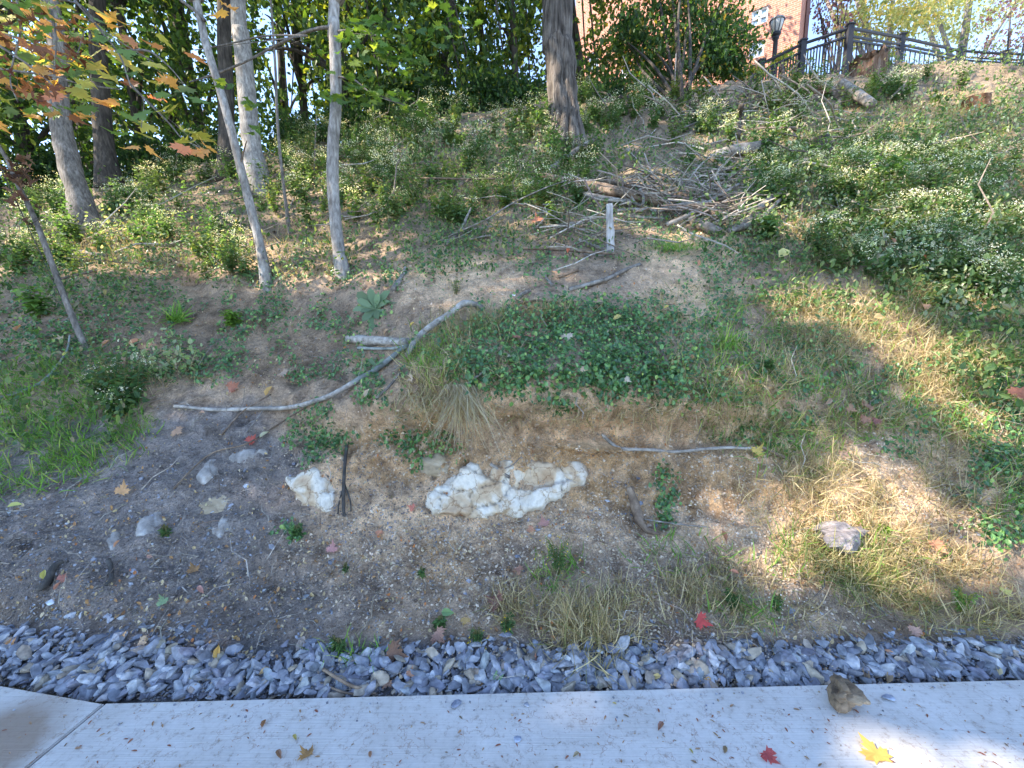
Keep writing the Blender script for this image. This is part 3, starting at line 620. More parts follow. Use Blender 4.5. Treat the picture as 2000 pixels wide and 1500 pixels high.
outcrop([(208, 1055), (222, 1038), (228, 1050), (218, 1070)], .012, 'small white rock beside an orange leaf on the lower left slope', 14, M_LIMEG)

# ------------------------------------------------------------------ sticks and logs
def stick(pts, r0, r1, mat, label, name='branch', cat='branch', group=None, rough=.12, seg=8, lift=0, extra=None, seed=None):
    P = [T(p[0], p[1], lift + (p[2] if len(p) > 2 else 0)) for p in pts]; n = len(P)
    rad = np.linspace(r0, r1, n) if np.isscalar(r0) else np.array(r0)
    seed = seed or int(abs(pts[0][0])) % 97
    L = [tube(P, rad, seg, rough, 6, seed)]
    for e in (extra or []):
        q = [T(p[0], p[1], lift + (p[2] if len(p) > 2 else 0)) for p in e[0]]; L.append(tube(q, np.linspace(e[1], e[2], len(q)), 6, rough, 5, seed + 1))
    V, Fc = joinVF(L)
    return place_mesh(name, V, Fc, 4, mat, label, cat, group, smooth=True, base=P[0])
# px, v, lift
stick([(342, 800, .03), (420, 800, .04), (500, 798, .04), (570, 795, .05), (640, 775, .06), (695, 745, .05)], .015, .021, M_WOODP, 'long pale curved branch lying across the top of the dark slope', name='fallen_branch')
stick([(690, 748, .04), (740, 718, .04), (785, 690, .03), (800, 682, .02)], .023, .018, M_WOODG, 'grey-green length of branch between the long pale branch and the bent one', name='fallen_branch')
stick([(796, 694, .04), (815, 660, .07), (850, 632, .08), (880, 612, .08), (905, 594, .08), (925, 594, .05), (943, 604, .01)], [.019, .024, .027, .026, .029, .027, .02], 0, M_WOODP, 'bent pale branch arching over the crest of the bank', name='fallen_branch')
stick([(680, 668, .03), (730, 666, .04), (796, 668, .04)], [.034, .048, .036], 0, M_WOODP, 'short thick weathered log lying level left of the bent branch', name='log', cat='log', rough=.25, seg=12)
stick([(700, 684, .02), (760, 686, .02), (795, 680, .02)], .014, .01, M_WOODG, 'thin dark stick directly under the short thick log')
stick([(768, 572, .03), (782, 545, .04), (793, 528, .03)], .028, .02, M_WOOD, 'short grey log end standing in the leaves right of the big rosette plant', name='log', cat='log')
stick([(1112, 570, .02), (1150, 555, .04), (1185, 545, .04), (1215, 530, .04), (1250, 520, .02)], .022, .018, M_WOOD, 'straight grey branch on the bare crest below the brush pile', rough=.2)
stick([(1010, 590, .02), (1022, 580, .03), (1035, 568, .04)], .020, .015, M_WOOD, 'short whitish stick beside the small white stone chip')
stick([(1062, 540, .02), (1078, 562, .02)], .012, .016, M_WOOD, 'stubby pale stick above the crest, left of the straight grey branch')
stick([(1005, 598, .02), (1050, 592, .02), (1090, 596, .02), (1140, 590, .01)], .014, .006, M_WOODB, 'thin brown root running along the crest of the bank')
stick([(1090, 545, .02), (1110, 540, .03), (1130, 532, .03)], .016, .014, M_WOODB, 'small orange-brown broken stick under the brush')
stick([(1175, 848, .05), (1195, 866, .08), (1215, 876, .08), (1270, 878, .07), (1320, 882, .06), (1370, 877, .05), (1420, 874, .05), (1480, 876, .04)], [.012, .014, .014, .012, .012, .012, .011, .010], 0, M_WOODP, 'long crooked pale root lying across the bare tan bank')
stick([(1485, 880, .03), (1510, 892, .03), (1545, 905, .02)], .010, .014, M_WOODB, 'brown stick end at the right of the long crooked root')
stick([(1228, 950, .07), (1240, 985, .08), (1248, 1015, .07), (1262, 1035, .05), (1290, 1052, .03)], [.020, .032, .026, .016, .008], 0, M_WOODB, 'split brown snag of root leaning down the bank', name='root_snag', cat='root', rough=.35, seg=10,
      extra=[([(1245, 1010, .05), (1250, 1035, .02)], .016, .006), ([(1236, 950, .05), (1232, 975, .06)], .01, .02)])
stick([(1255, 1022, .03), (1330, 1030, .02), (1380, 1035, .02)], .006, .004, M_WOOD, 'thin twig sticking out right of the split brown snag', name='twig', cat='twig')
stick([(958, 905, .08), (975, 918, .07), (995, 932, .06)], .012, .010, M_WOOD, 'pale root stub lying over the top of the largest white rock', name='root', cat='root', extra=[([(975, 918, .07), (1000, 908, .05), (1018, 900, .03)], .005, .003)])
stick([(678, 870, .05), (674, 910, .05), (672, 950, .05), (672, 1000, .04), (676, 1012, .02)], .012, .010, M_WOODK, 'dark root hanging down the bank beside the pale ledge', name='root', cat='root',
      extra=[([(674, 945, .05), (664, 975, .04), (660, 1010, .02)], .008, .004), ([(672, 940, .05), (684, 975, .05), (686, 1005, .02)], .007, .004)])
stick([(78, 1160, .03), (92, 1138, .035), (108, 1115, .03), (124, 1102, .02)], [.018, .022, .018, .012], 0, M_WOODK, 'thick dark stick on the lower left slope')
stick([(212, 1100, .02), (218, 1120, .03), (218, 1140, .03), (208, 1150, .02)], .014, .010, M_WOODK, 'short dark hooked stick on the lower left slope')
stick([(1024, 1300, .03), (1040, 1282, .035), (1058, 1265, .03)], .018, .014, M_WOOD, 'short smooth grey stick at the gravel edge beside the blunt grey stone')
stick([(632, 1318, .03), (660, 1322, .05), (690, 1338, .05), (718, 1358, .03)], .008, .006, M_WOODB, 'thin brown arched twig over the gravel near the pavement', name='twig', cat='twig')
stick([(625, 1345, .03), (680, 1352, .04), (735, 1362, .02)], .005, .004, M_WOODB, 'straight thin twig under the arched one by the pavement', name='twig', cat='twig')
stick([(1265, 650, .04), (1285, 672, .05), (1298, 700, .04), (1310, 740, .03)], .016, .012, M_WOODB, 'brown curved stick at the right edge of the dense vine mat')
stick([(1178, 750, .05), (1184, 720, .06)], .012, .012, M_WOODB, 'short reddish stick upright in the vine mat', name='stick', cat='stick')
stick([(905, 757, .06), (925, 740, .08), (942, 728, .07)], .010, .008, M_WOOD, 'short grey stick over the left edge of the vine mat', name='stick', cat='stick')
stick([(1195, 640, .06), (1240, 635, .06), (1250, 650, .05)], .007, .004, M_WOOD, 'thin pale twig lying on top of the vine mat', name='twig', cat='twig')
stick([(735, 778, .04), (760, 755, .05), (782, 728, .05)], .012, .008, M_WOOD, 'pale straight stick on the slope below the bent branch', name='stick', cat='stick')
stick([(433, 855, .02), (450, 830, .04), (480, 800, .09), (530, 770, .04)], .007, .006, M_WOODB, 'thin brown twig crossing the long pale branch near its middle', name='twig', cat='twig')
stick([(482, 850, .02), (500, 828, .03), (515, 808, .03)], .005, .004, M_WOOD, 'thin straight twig below the long pale branch', name='twig', cat='twig')
stick([(340, 960, .02), (380, 920, .03), (420, 890, .03), (480, 875, .03), (530, 845, .03), (600, 800, .03)], .006, .006, M_WOODB, 'long thin root trailing down across the dark slope', name='root', cat='root')
stick([(0, 785, .03), (50, 762, .04), (90, 740, .04), (130, 690, .05), (140, 655, .12)], .013, .008, M_WOODG, 'dark leaning branch at the foot of the thin dead sapling')
stick([(0, 500, .05), (60, 498, .05), (130, 492, .04), (210, 505, .03)], .06, .03, M_WOOD, 'old fallen log half hidden at the far left under the trees', name='log', cat='log', rough=.25, seg=12)
# stuff near the brush pile
BR = 'branches and logs of the brush pile'
stick([(1058, 345, .25), (1120, 358, .22), (1180, 372, .18), (1240, 382, .15), (1290, 392, .12)], [.04, .055, .07, .075, .08], 0, M_WOODB, 'longest brown bark-covered log, leaning down to the left end of the brush pile', name='log', cat='log', group=BR, rough=.35, seg=10)
stick([(1140, 384, .1), (1200, 392, .1), (1230, 398, .1)], .05, .03, M_WOOD, 'pale underside log beneath the longest brown log', name='log', cat='log', group=BR, rough=.2)
stick([(1205, 412, .06), (1235, 410, .08), (1262, 412, .08)], .022, .03, M_WOOD, 'white barkless log piece right of the upright stake', name='log', cat='log', group=BR)
stick([(1205, 418, .04), (1250, 425, .06), (1300, 428, .06)], .018, .02, M_WOOD, 'pale branch under the white log piece', group=BR)
stick([(1215, 385, .1), (1250, 402, .12), (1255, 385, .2), (1247, 372, .3)], .02, .02, M_WOOD, 'crooked pale branch stub standing over the logs', group=BR)
stick([(1345, 425, .05), (1370, 440, .08), (1410, 455, .06)], .06, .05, M_WOOD, 'short split grey log at the lower right of the brush pile', name='log', cat='log', group=BR, rough=.3)
stick([(1430, 450, .05), (1460, 430, .1), (1490, 400, .15), (1530, 370, .2)], [.05, .06, .05, .03], 0, M_WOOD, 'long split grey log sloping up right of the brush pile', name='log', cat='log', group=BR, rough=.35)
stick([(1395, 305, .1), (1430, 295, .15), (1470, 290, .15), (1500, 285, .15)], .09, .10, M_WOOD, 'thick pale log lying above the brush pile', name='log', cat='log', group=BR, rough=.2, seg=12)
stick([(1510, 320, .15), (1545, 322, .15), (1570, 315, .18), (1600, 316, .12)], .05, .035, M_WOOD, 'knobbly pale branch behind the flowering weeds', group=BR, rough=.2)
stick([(1402, 375, .15), (1415, 392, .15), (1432, 400, .1)], .035, .045, M_WOODB, 'short bent brown branch inside the brush pile', group=BR)
stick([(1070, 335, .1), (1100, 312, .15), (1130, 292, .25), (1165, 275, .35)], [.05, .05, .045, .055], 0, M_WOOD, 'grey log leaning up to the right at the foot of the big tree', name='log', cat='log', rough=.15)
stick([(872, 478, .04), (900, 450, .08), (912, 425, .15), (920, 408, .2)], .022, .012, M_WOOD, 'forked grey branch leaning in the weeds left of centre', extra=[([(900, 450, .08), (930, 442, .12)], .012, .006)])
stick([(858, 470, .05), (950, 430, .25), (1000, 400, .35), (1060, 372, .4), (1105, 355, .3)], .010, .006, M_WOOD, 'long thin pale branch arching from the weeds to the brown log', name='branch')
stick([(920, 468, .05), (940, 463, .06), (958, 460, .05)], .014, .01, M_WOOD, 'small white stick on the green slope above the bare crest', name='stick', cat='stick')
stick([(1022, 485, .05), (1080, 487, .06), (1140, 492, .06), (1200, 496, .05)], .018, .012, M_WOODB, 'brown stick lying level at the foot of the upright stake')
stick([(1040, 446, .05), (1090, 440, .08), (1130, 435, .08), (1165, 425, .1)], .014, .02, M_WOOD, 'pale branch lying left of the upright stake')
stick([(1130, 468, .05), (1160, 480, .08), (1195, 495, .05)], .016, .02, M_WOOD, 'pale stick meeting the foot of the upright stake')
stick([(660, 380, .1), (760, 355, .2), (830, 350, .25), (920, 352, .3), (980, 350, .2)], .018, .012, M_WOODB, 'long thin branch lying through the flowering weeds behind the pale trunk')
stick([(1300, 165, .1), (1350, 215, .2), (1380, 240, .25)], .015, .02, M_WOOD, 'thin bare branch slanting in front of the dark shrub')
stick([(1380, 240, .1), (1384, 262, .15), (1382, 282, .1)], .02, .012, M_WOOD, 'crooked grey branch below the dark shrub')
stick([(1310, 260, .1), (1400, 225, .2), (1470, 200, .25), (1560, 195, .2)], .02, .012, M_WOOD, 'long bare branch lying below the railing, left of the stump')
stick([(1462, 246, .1), (1500, 240, .15), (1545, 222, .2)], .02, .015, M_WOOD, 'short bare branch below the long one, left of the stump')
stick([(1735, 195, .1), (1750, 180, .25), (1770, 160, .4)], .025, .02, M_WOOD, 'pale bare branch sticking up right of the grey log by the stump')
stick([(1440, 270, .0), (1441, 235, .3), (1444, 210, .7)], .07, .05, M_BARK_D, 'dead broken stem standing above the brush pile', name='dead_snag', cat='snag', rough=.2)
stick([(1285, 412, .12), (1330, 402, .2), (1385, 398, .22)], .035, .028, M_WOOD, 'pale straight branch lying level on top of the brush pile', group=BR)
stick([(1300, 440, .1), (1350, 418, .2), (1400, 385, .26), (1440, 362, .28)], .03, .02, M_WOOD, 'long pale branch rising to the right across the brush pile', group=BR)
stick([(1310, 372, .14), (1360, 395, .2), (1400, 425, .14)], .04, .03, M_WOODB, 'brown branch falling to the right across the brush pile', group=BR)
stick([(1425, 452, .1), (1475, 432, .14), (1520, 392, .2)], .035, .025, M_WOOD, 'second split log just below the long split grey log', name='log', cat='log', group=BR, rough=.3)
stick([(1180, 352, .16), (1230, 366, .2), (1290, 378, .2), (1320, 386, .15)], .03, .035, M_WOODB, 'thinner brown log just above the longest brown log', name='log', cat='log', group=BR, rough=.3)
stick([(1660, 395, .25), (1700, 412, .3), (1760, 405, .3)], .012, .008, M_WOOD, 'thin bare branch lying in the green weeds on the right')
# upright stake
P0 = T(1190, 493, -.1); d = project(P0)[2]; top = at_depth(1189, 400, np.array(d))
V, Fc = beam(P0, top, .09, .045); Vn = []
Vt, Ft = tube([P0, (P0 + top) / 2 + [.01, 0, 0], top], [.048, .046, .036], 8, .22, 8, 5)
Vt[:, 1] = P0[1] + (Vt[:, 1] - P0[1]) * .7
place_mesh('stake', Vt, Ft, 4, bark_mat('bleached_wood', (.25, .22, .19), (.48, .45, .42), (.62, .6, .58), (12, 12, 2), .01), 'upright bleached wooden stake standing in the brush', 'stake', base=P0)
# driftwood chunk on the bank
def chunk(px, v, wpx, hpx, mat, label, seed, rot, on_slab=False, flat=.5, holes=False, name='wood_chunk'):
    P = at_Z(px, v + hpx * .35, 0.) if on_slab else T(px, v + hpx * .3); d = project(P)[2]; w = wpx * d / F; h = hpx * d / F
    r = np.random.default_rng(seed); n = 26; seg = 18; V = []
    for i in range(n):
        t = i / (n - 1); rad = (.45 + .55 * math.sin(math.pi * min(1, t * 1.15 + .1)) ** .6) * (1 if t < .85 else 1 - (t - .85) * 2)
        for j in range(seg):
            a = 2 * math.pi * j / seg; V.append([(t - .5) * w, math.cos(a) * h * .5 * rad, math.sin(a) * h * .5 * flat * rad])
    V = np.array(V); V += (V / (np.abs(V).max(0))) * (h * (.34 if on_slab else .16) * fbm(V / h * [1.2, 3, 3] + seed, 1, 4, seed))[:, None]
    V[:seg] += np.column_stack([r.uniform(-.1, .12, seg) * w, np.zeros((seg, 2))]); V[-seg:] += np.column_stack([r.uniform(-.16, .1, seg) * w, np.zeros((seg, 2))])
    i = np.arange(n - 1)[:, None] * seg; j = np.arange(seg)[None]
    Fc = np.stack([i + j, i + (j + 1) % seg, i + seg + (j + 1) % seg, i + seg + j], -1).reshape(-1, 4)
    c0 = len(V); V = np.vstack([V, V[:seg].mean(0) + [w * .05, 0, 0], V[c0 - seg:c0].mean(0) - [w * .05, 0, 0]]); q = (n - 1) * seg
    for k in range(0, seg, 2):
        Fc = np.vstack([Fc, [[c0, (k + 2) % seg, k + 1, k], [c0 + 1, q + k, q + k + 1, q + (k + 2) % seg]]])
    a = math.radians(rot); V = V @ np.array([[math.cos(a), math.sin(a), 0], [-math.sin(a), math.cos(a), 0], [0, 0, 1]])
    nn = np.array([0, 0, 1.]) if on_slab else normal_at(px, v) * .8 + np.array([0, -.1, .4])
    V = V @ rot_from(nn[None], np.array([0.]))[0].T + P + nn / np.linalg.norm(nn) * h * .25
    if on_slab: V[:, 2] += .002 - V[:, 2].min()
    return place_mesh(name, V, Fc, 4, mat, label, 'wood', smooth=False, base=P)
chunk(1640, 1035, 96, 60, bark_mat('lilac_driftwood', (.08, .065, .06), (.20, .175, .17), (.31, .28, .275), (3, 34, 34), .010), 'weathered lilac-grey chunk of driftwood lying in dry grass', 31, 14, flat=.7)
chunk(1637, 1352, 66, 50, bark_mat('split_brown_wood', (.07, .05, .035), (.24, .17, .11), (.36, .27, .18), (4, 14, 14), .012), 'broken brown chunk of wood standing on the pavement edge', 32, 78, True, .6)

# stump by the railing
P = T(1688, 186, -.1); d = project(P)[2]; hh = 75 * d / F; rr = 36 * d / F
Vt, Ft = tube([P, P + [0, 0, hh * .4], P + [.03, 0, hh * .8], P + [.02, 0, hh]], [rr * 1.15, rr * .9, rr * .8, rr * .85], 22, .28, 6, 9)
ce = len(Vt) - 1; Vt[-2 - 22:-2, 2] += rng.uniform(-.22, .12, 22); Vt[ce, 2] -= .1
root = empty('tree_stump', P.tolist(), 'tall jagged reddish tree stump in front of the railing', 'stump')
me = raw_mesh('trunk', Vt - P, Ft, 4, None, True); link('trunk', me, bark_mat('stump_wood', (.05, .025, .015), (.16, .09, .055), (.28, .2, .15), (8, 8, 1.2), .05), root)
for k in range(3):
    a = 3.3 + k * 1.1; q = [np.array([0, 0, .12]), np.array([math.cos(a) * rr * 1.3, math.sin(a) * rr * 1.3, -.05]), np.array([math.cos(a) * rr * 2.2, math.sin(a) * rr * 2.0, -.6])]
    Vt, Ft = tube(q, [.12, .07, .02], 8, .2, 6, k); link('root', raw_mesh('root', Vt, Ft, 4, None, True), M_WOODR, root)
stick([(1640, 165, .35), (1665, 182, .3), (1700, 205, .2)], [.085, .10, .085], 0, M_WOOD, 'thick pale grey log lying below the jagged stump', name='log', cat='log', rough=.07, seg=14)
stick([(1632, 212, .05), (1640, 200, .15), (1648, 192, .15)], .07, .05, M_WOOD, 'pale broken root end left of the thick pale grey log', name='root', cat='root')
stick([(1530, 212, .1), (1555, 195, .2), (1580, 180, .25), (1605, 172, .25)], .05, .07, M_WOODR, 'reddish rotten wood sloping down left of the stump', name='rotten_wood', cat='wood', rough=.4,
      extra=[([(1545, 205, .15), (1560, 180, .2), (1600, 168, .2)], .04, .03), ([(1550, 190, .3), (1590, 185, .3), (1620, 180, .25)], .04, .04)])
P = T(1905, 213, -.05); stm = tube([P, P + [0, 0, .25]], [.22, .2], 14, .15, 3, 4)
place_mesh('cut_stump', *stm, 4, M_WOODR, 'low cut stump in the ivy on the right below the railing', 'stump', base=P)
P = T(1600, 300, -.05); stm = tube([P, P + [-.05, 0, .3]], [.22, .16], 12, .3, 3, 6)
place_mesh('cut_stump', *stm, 4, M_BARK_D, 'small dark stump among flowering weeds above the brush pile', 'stump', base=P)

# ------------------------------------------------------------------ brick building, railing, lamp
phi = math.radians(38); C0 = at_Y(1553, 155, 18.0); fd = np.array([-math.cos(phi), math.sin(phi), 0]); rd = np.array([math.sin(phi), math.cos(phi), 0]); fn = np.array([-math.sin(phi), -math.cos(phi), 0])
bld = empty('brick_building', [C0[0], C0[1], 5.0], 'sunlit red brick building behind the trees at the top of the hill', 'building'); bo = np.array([C0[0], C0[1], 5.0])
def uvmesh(name, V, Fs, UV, mat, parent):
    me = bpy.data.meshes.new(name); me.from_pydata([tuple(v) for v in V], [], Fs); uv = me.uv_layers.new(name='UVMap')
    for l in me.loops: uv.data[l.index].uv = UV[l.vertex_index]
    return link(name, me, mat, parent)
def on_facade(px, v):
    r = raydir(px, v); c = np.array([0, 0, CAMZ]); t = ((np.array([C0[0], C0[1], 0]) - c) @ fn) / (r @ fn); p = c + r * t
    return float((p - [C0[0], C0[1], 0]) @ fd), float(p[2])
wins = [(1468, 1499, 16, 47), (1463, 1492, 80, 112), (1150, 1169, 100, 138), (1213, 1230, 126, 152), (1148, 1168, 154, 176), (1380, 1402, 40, 74), (1375, 1396, 110, 138)]
W = []
for a, b, c, d_ in wins:
    s1, z1 = on_facade(a, (c + d_) / 2); s0, z0 = on_facade(b, (c + d_) / 2); _, zt = on_facade((a + b) / 2, c); _, zb = on_facade((a + b) / 2, d_)
    W.append((s0, s1, zb, zt))
SW = on_facade(1122, 150)[0]
sb = sorted({0.0, SW} | {x for w in W for x in w[:2]}); zb_ = sorted({2.0, 24.0} | {x for w in W for x in w[2:]})
V, Fs, UV = [], [], []
for i in range(len(sb) - 1):
    for j in range(len(zb_) - 1):
        sm, zm = (sb[i] + sb[i + 1]) / 2, (zb_[j] + zb_[j + 1]) / 2
        if any(w[0] < sm < w[1] and w[2] < zm < w[3] for w in W): continue
        k = len(V)
        for s_, z_ in ((sb[i], zb_[j]), (sb[i], zb_[j + 1]), (sb[i + 1], zb_[j + 1]), (sb[i + 1], zb_[j])):
            V.append(np.array([C0[0], C0[1], z_]) + fd * s_ - bo); UV.append((s_, z_))
        Fs.append((k, k + 1, k + 2, k + 3))
for w in W:     # reveals
    q = [(w[0], w[2]), (w[1], w[2]), (w[1], w[3]), (w[0], w[3])]
    for i in range(4):
        (s1, z1), (s2, z2) = q[i], q[(i + 1) % 4]; k = len(V)
        for s_, z_, o_ in ((s1, z1, 0), (s2, z2, 0), (s2, z2, .18), (s1, z1, .18)): V.append(np.array([C0[0], C0[1], z_]) + fd * s_ - fn * o_ - bo); UV.append((s_ + o_, z_ + o_))
        Fs.append((k, k + 1, k + 2, k + 3))
def side_len(z): return 2.6 + (13 - z) * .30
pr = [(0, 2.), (side_len(2.), 2.), (side_len(8), 8.), (side_len(13), 13.), (1.6, 24.), (0, 24.)]
k = len(V)
for s_, z_ in pr: V.append(np.array([C0[0], C0[1], z_]) + rd * s_ - bo); UV.append((s_, z_))
Fs.append(tuple(range(k, k + 6)))
uvmesh('wall', V, Fs, UV, M_BRICK, bld)
for w in W:
    w_ = w[1] - w[0]; h_ = w[3] - w[2]; L = []; pos = lambda s, z, o: np.array([C0[0], C0[1], z]) + fd * s - fn * o - bo
    for a, b in (((w[0], w[2]), (w[1], w[2])), ((w[0], w[3]), (w[1], w[3])), ((w[0], w[2]), (w[0], w[3])), ((w[1], w[2]), (w[1], w[3])), ((w[0], (w[2] + w[3]) / 2), (w[1], (w[2] + w[3]) / 2)), (((w[0] + w[1]) / 2, w[2]), ((w[0] + w[1]) / 2, w[3]))):
        L.append(beam(pos(*a, .10), pos(*b, .10), .09, .09))
    fr = link('window', raw_mesh('window', *joinVF(L), 4), M_WHITE, bld)
    pv = np.array([pos(w[0], w[2], .12), pos(w[1], w[2], .12), pos(w[1], w[3], .12), pos(w[0], w[3], .12)])
    link('pane', raw_mesh('pane', pv, np.array([[0, 1, 2, 3]]), 4), M_GLASS, fr)
q = np.array([C0[0], C0[1], 0]) + rd * 1.35 - bo + fd * -.06
link('downspout', raw_mesh('downspout', *beam(q + [0, 0, 3], q + [0, 0, 22], .14, .12), 4), plain('downspout_paint', (.16, .07, .05), .6), bld)

def rail():
    tops = [(1487, 122, 13.2), (1568, 83, 12.9), (1660, 52, 12.5), (1761, 71, 14.2), (1875, 97, 16.6), (1963, 103, 17.0), (2060, 106, 17.2), (2160, 110, 17.4)]
    P = [at_depth(a, b, np.array(c)) for a, b, c in tops]; b0 = P[2] - [0, 0, 1.2]
    root = empty('metal_railing', b0.tolist(), 'dark metal railing of posts and bars at the top of the hill', 'railing')
    def add(n, VF): link(n, raw_mesh(n, VF[0] - b0, VF[1], 4), M_METAL, root)
    nb = 0
    for i, p in enumerate(P):
        V1, F1 = beam(p - [0, 0, 1.35], p + [0, 0, .03], .15, .15); V2, F2 = beam(p + [0, 0, .03], p + [0, 0, .07], .2, .2); add('post', joinVF([(V1, F1), (V2, F2)]))
    for i in range(len(P) - 1):
        a, b = P[i], P[i + 1]; z = np.array([0, 0, 1.])
        V_, F_ = tube([a - z * .04, b - z * .04], [.045, .045], 8, 0, 2); add('top_rail', (V_, F_))
        add('middle_rail', beam(a - z * .25, b - z * .25, .06, .05)); 
        if i >= 2: add('middle_rail', beam(a - z * .36, b - z * .36, .05, .05))
        add('bottom_rail', beam(a - z * 1.12, b - z * 1.12, .05, .05))
        n = 15 if i < 2 else 13
        for k in range(1, n):
            if nb >= 96: break
            c = a + (b - a) * k / n; add('baluster', beam(c - z * 1.12, c - z * (.25 if i < 2 else .36), .028, .028)); nb += 1
rail()
def lamp():
    d = 14.0; g = at_depth(1517, 50, np.array(d)); base = g - [0, 0, 3.3]; s = d / F
    root = empty('street_lamp', base.tolist(), 'old-fashioned post lamp with an urn-shaped lantern beside the railing', 'street lamp')
    def lathe(prof, seg=16):
        th = np.linspace(0, 2 * math.pi, seg, endpoint=False); V = np.array([[r * math.cos(t), r * math.sin(t), z] for r, z in prof for t in th]); m = len(prof)
        i = np.arange(m - 1)[:, None] * seg; j = np.arange(seg)[None]
        return V, np.stack([i + j, i + (j + 1) % seg, i + seg + (j + 1) % seg, i + seg + j], -1).reshape(-1, 4)
    o = np.array([0, 0, 3.3])
    def add(n, prof, mat, sm=True):
        V, Fc = lathe(prof); return link(n, raw_mesh(n, V + o, Fc, 4, None, sm), mat, root)
    add('post', [(.16, -3.3), (.16, -2.9), (.085, -2.8), (.07, -1.2), (.065, -.42), (.10, -.40), (.10, -.34), (.05, -.33)], M_METAL)
    gm, t, b = newmat('lamp_glass'); b.inputs['Base Color'].default_value = (.42, .40, .37, 1); b.inputs['Roughness'].default_value = .25
    add('lamp_collar', [(.05, -.34), (.13, -.30), (.15, -.24), (.11, -.2)], M_METAL)
    add('lantern', [(.11, -.2), (.15, -.12), (.19, .0), (.215, .10), (.20, .125)], gm)
    add('cap', [(.235, .12), (.235, .15), (.20, .2), (.12, .25), (.03, .27), (.02, .33), (.001, .34)], plain('lamp_cap', (.20, .19, .17), .4))
    L = [beam([math.cos(a) * .13, math.sin(a) * .13, 3.1], [math.cos(a) * .222, math.sin(a) * .222, 3.42], .02, .02) for a in np.arange(0, 6.28, math.pi / 4)]
    link('lantern_rib', raw_mesh('lantern_rib', *joinVF(L), 4), M_METAL, root)
lamp()

# ------------------------------------------------------------------ trees
HOLES = [(470, 500, .42), (530, 515, .4), (600, 508, .45), (640, 490, .3), (430, 470, .35), (290, 705, .16), (330, 722, .18), (380, 700, .10), (230, 455, .5), (300, 470, .35),
         (1610, 580, .2), (1660, 610, .26), (1730, 650, .26), (1790, 700, .22), (1850, 740, .2), (1920, 700, .2), (1700, 1040, .15), (1760, 1080, .2), (1640, 1110, .12), (1640, 1035, .12),
         (1700, 1460, .10), (1790, 1490, .15), (1900, 1490, .12), (1620, 1500, .08), (1050, 1400, .10), (1110, 1385, .09), (400, 1275, .10), (445, 1260, .09), (1270, 345, .35), (1060, 275, .4), (1140, 250, .35), (1330, 1310, .12), (1350, 1290, .12), (1400, 980, .12),
         (1900, 600, .2), (1650, 480, .2), (1950, 850, .15), (1180, 440, .15), (290, 1250, .05), (730, 230, .4), (1500, 260, .4), (1750, 160, .6), (1900, 190, .5), (860, 250, .3), (1080, 440, .15), (150, 490, .3), (1560, 1000, .12), (1810, 1180, .1)]
for x0_, x1_, y0_, y1_, n_, r0_, r1_ in ((-100, 1000, 330, 560, 30, .07, .24), (1100, 2100, 160, 480, 60, .08, .28), (1350, 2050, 500, 1150, 26, .04, .13), (0, 700, 650, 1250, 12, .03, .09), (800, 1400, 500, 900, 10, .03, .09)):
    for _ in range(n_): HOLES.append((rng.uniform(x0_, x1_), rng.uniform(y0_, y1_), rng.uniform(r0_, r1_)))
HP = [(T(a, b), r) for a, b, r in HOLES]
def sunfilter(P):
    keep = np.ones(len(P), bool)
    for q, r in HP:
        w = P - q; al = w @ S; perp = np.linalg.norm(w - al[:, None] * S, axis=1)
        keep &= ~((perp < r * 1.2 + .06) & (al > .6))
    return keep
def leafcloud(cent, rad, nper, size, cols, w, T_=LEAF, up=.6, flat=.7, filt=True, gaps=None, jit=.35, quad=True):
    n = len(cent) * nper; c = np.repeat(cent, nper, 0); r = np.repeat(np.broadcast_to(rad, len(cent)), nper)
    d = rng.normal(size=(n, 3)); d /= np.linalg.norm(d, axis=1, keepdims=True); d *= (rng.uniform(size=(n, 1)) ** .45) * r[:, None]; d[:, 2] *= flat
    P = c + d
    if filt: k = sunfilter(P)
    else: k = np.ones(n, bool)
    if gaps is not None:
        px, v, dd = project(P); k &= rng.uniform(size=n) > field(px, v, gaps)
    P = P[k]; n = len(P)
    R = rot_from(rand_dirs(n, up), rng.uniform(0, 6.28, n))
    return inst(T_, P, R, size * rng.uniform(1 - jit, 1 + jit, n), pick(n, cols, w, .3, .08))
GREEN = [(.032, .07, .018), (.055, .11, .026), (.10, .17, .032), (.24, .29, .045)]
CROWNS = {}
def tree(key, name, label, cat, base, pts, rad, mat, group=None, rough=.08, seg=12, limbs=None):
    root = empty(name, np.asarray(base).tolist(), label, cat, group)
    if key == 't6':
        pa = np.array(pts); ra = np.array(rad); o1 = np.column_stack([ra * .36, 0 * ra, 0 * ra]); V, Fc = joinVF([tube(pa - o1, ra * .70, seg, rough, 8, 4), tube(pa + o1 * 1.05 + [0, .04, 0], ra * .66, seg, rough, 8, 9), tube(pa + [0, .12, 0], ra * .8, seg, rough, 8, 12)])
    else: V, Fc = tube(pts, rad, seg, rough, 8, len(CROWNS) + 3)
    link('trunk', raw_mesh('trunk', V - base, Fc, 4, None, True), mat, root)
    CROWNS[key] = dict(root=root, base=np.asarray(base), top=np.asarray(pts[-1]), clusters=[], mat=mat, pts=np.asarray(pts), r=rad[-1], limbs=[])
    return root
def tpts(base, pts, dd=0, dens=None):
    """trunk path: first on terrain, then pixels at nearly the same depth"""
    P0 = T(*base, -.15); d = project(P0)[2]; out = [P0]
    for p in pts: out.append(at_depth(p[0], p[1], np.array(d + (p[2] if len(p) > 2 else 0))))
    return out, d
def up_ext(out, h, dx=0., dy=0.):
    out.append(out[-1] + np.array([dx, dy, h])); return out
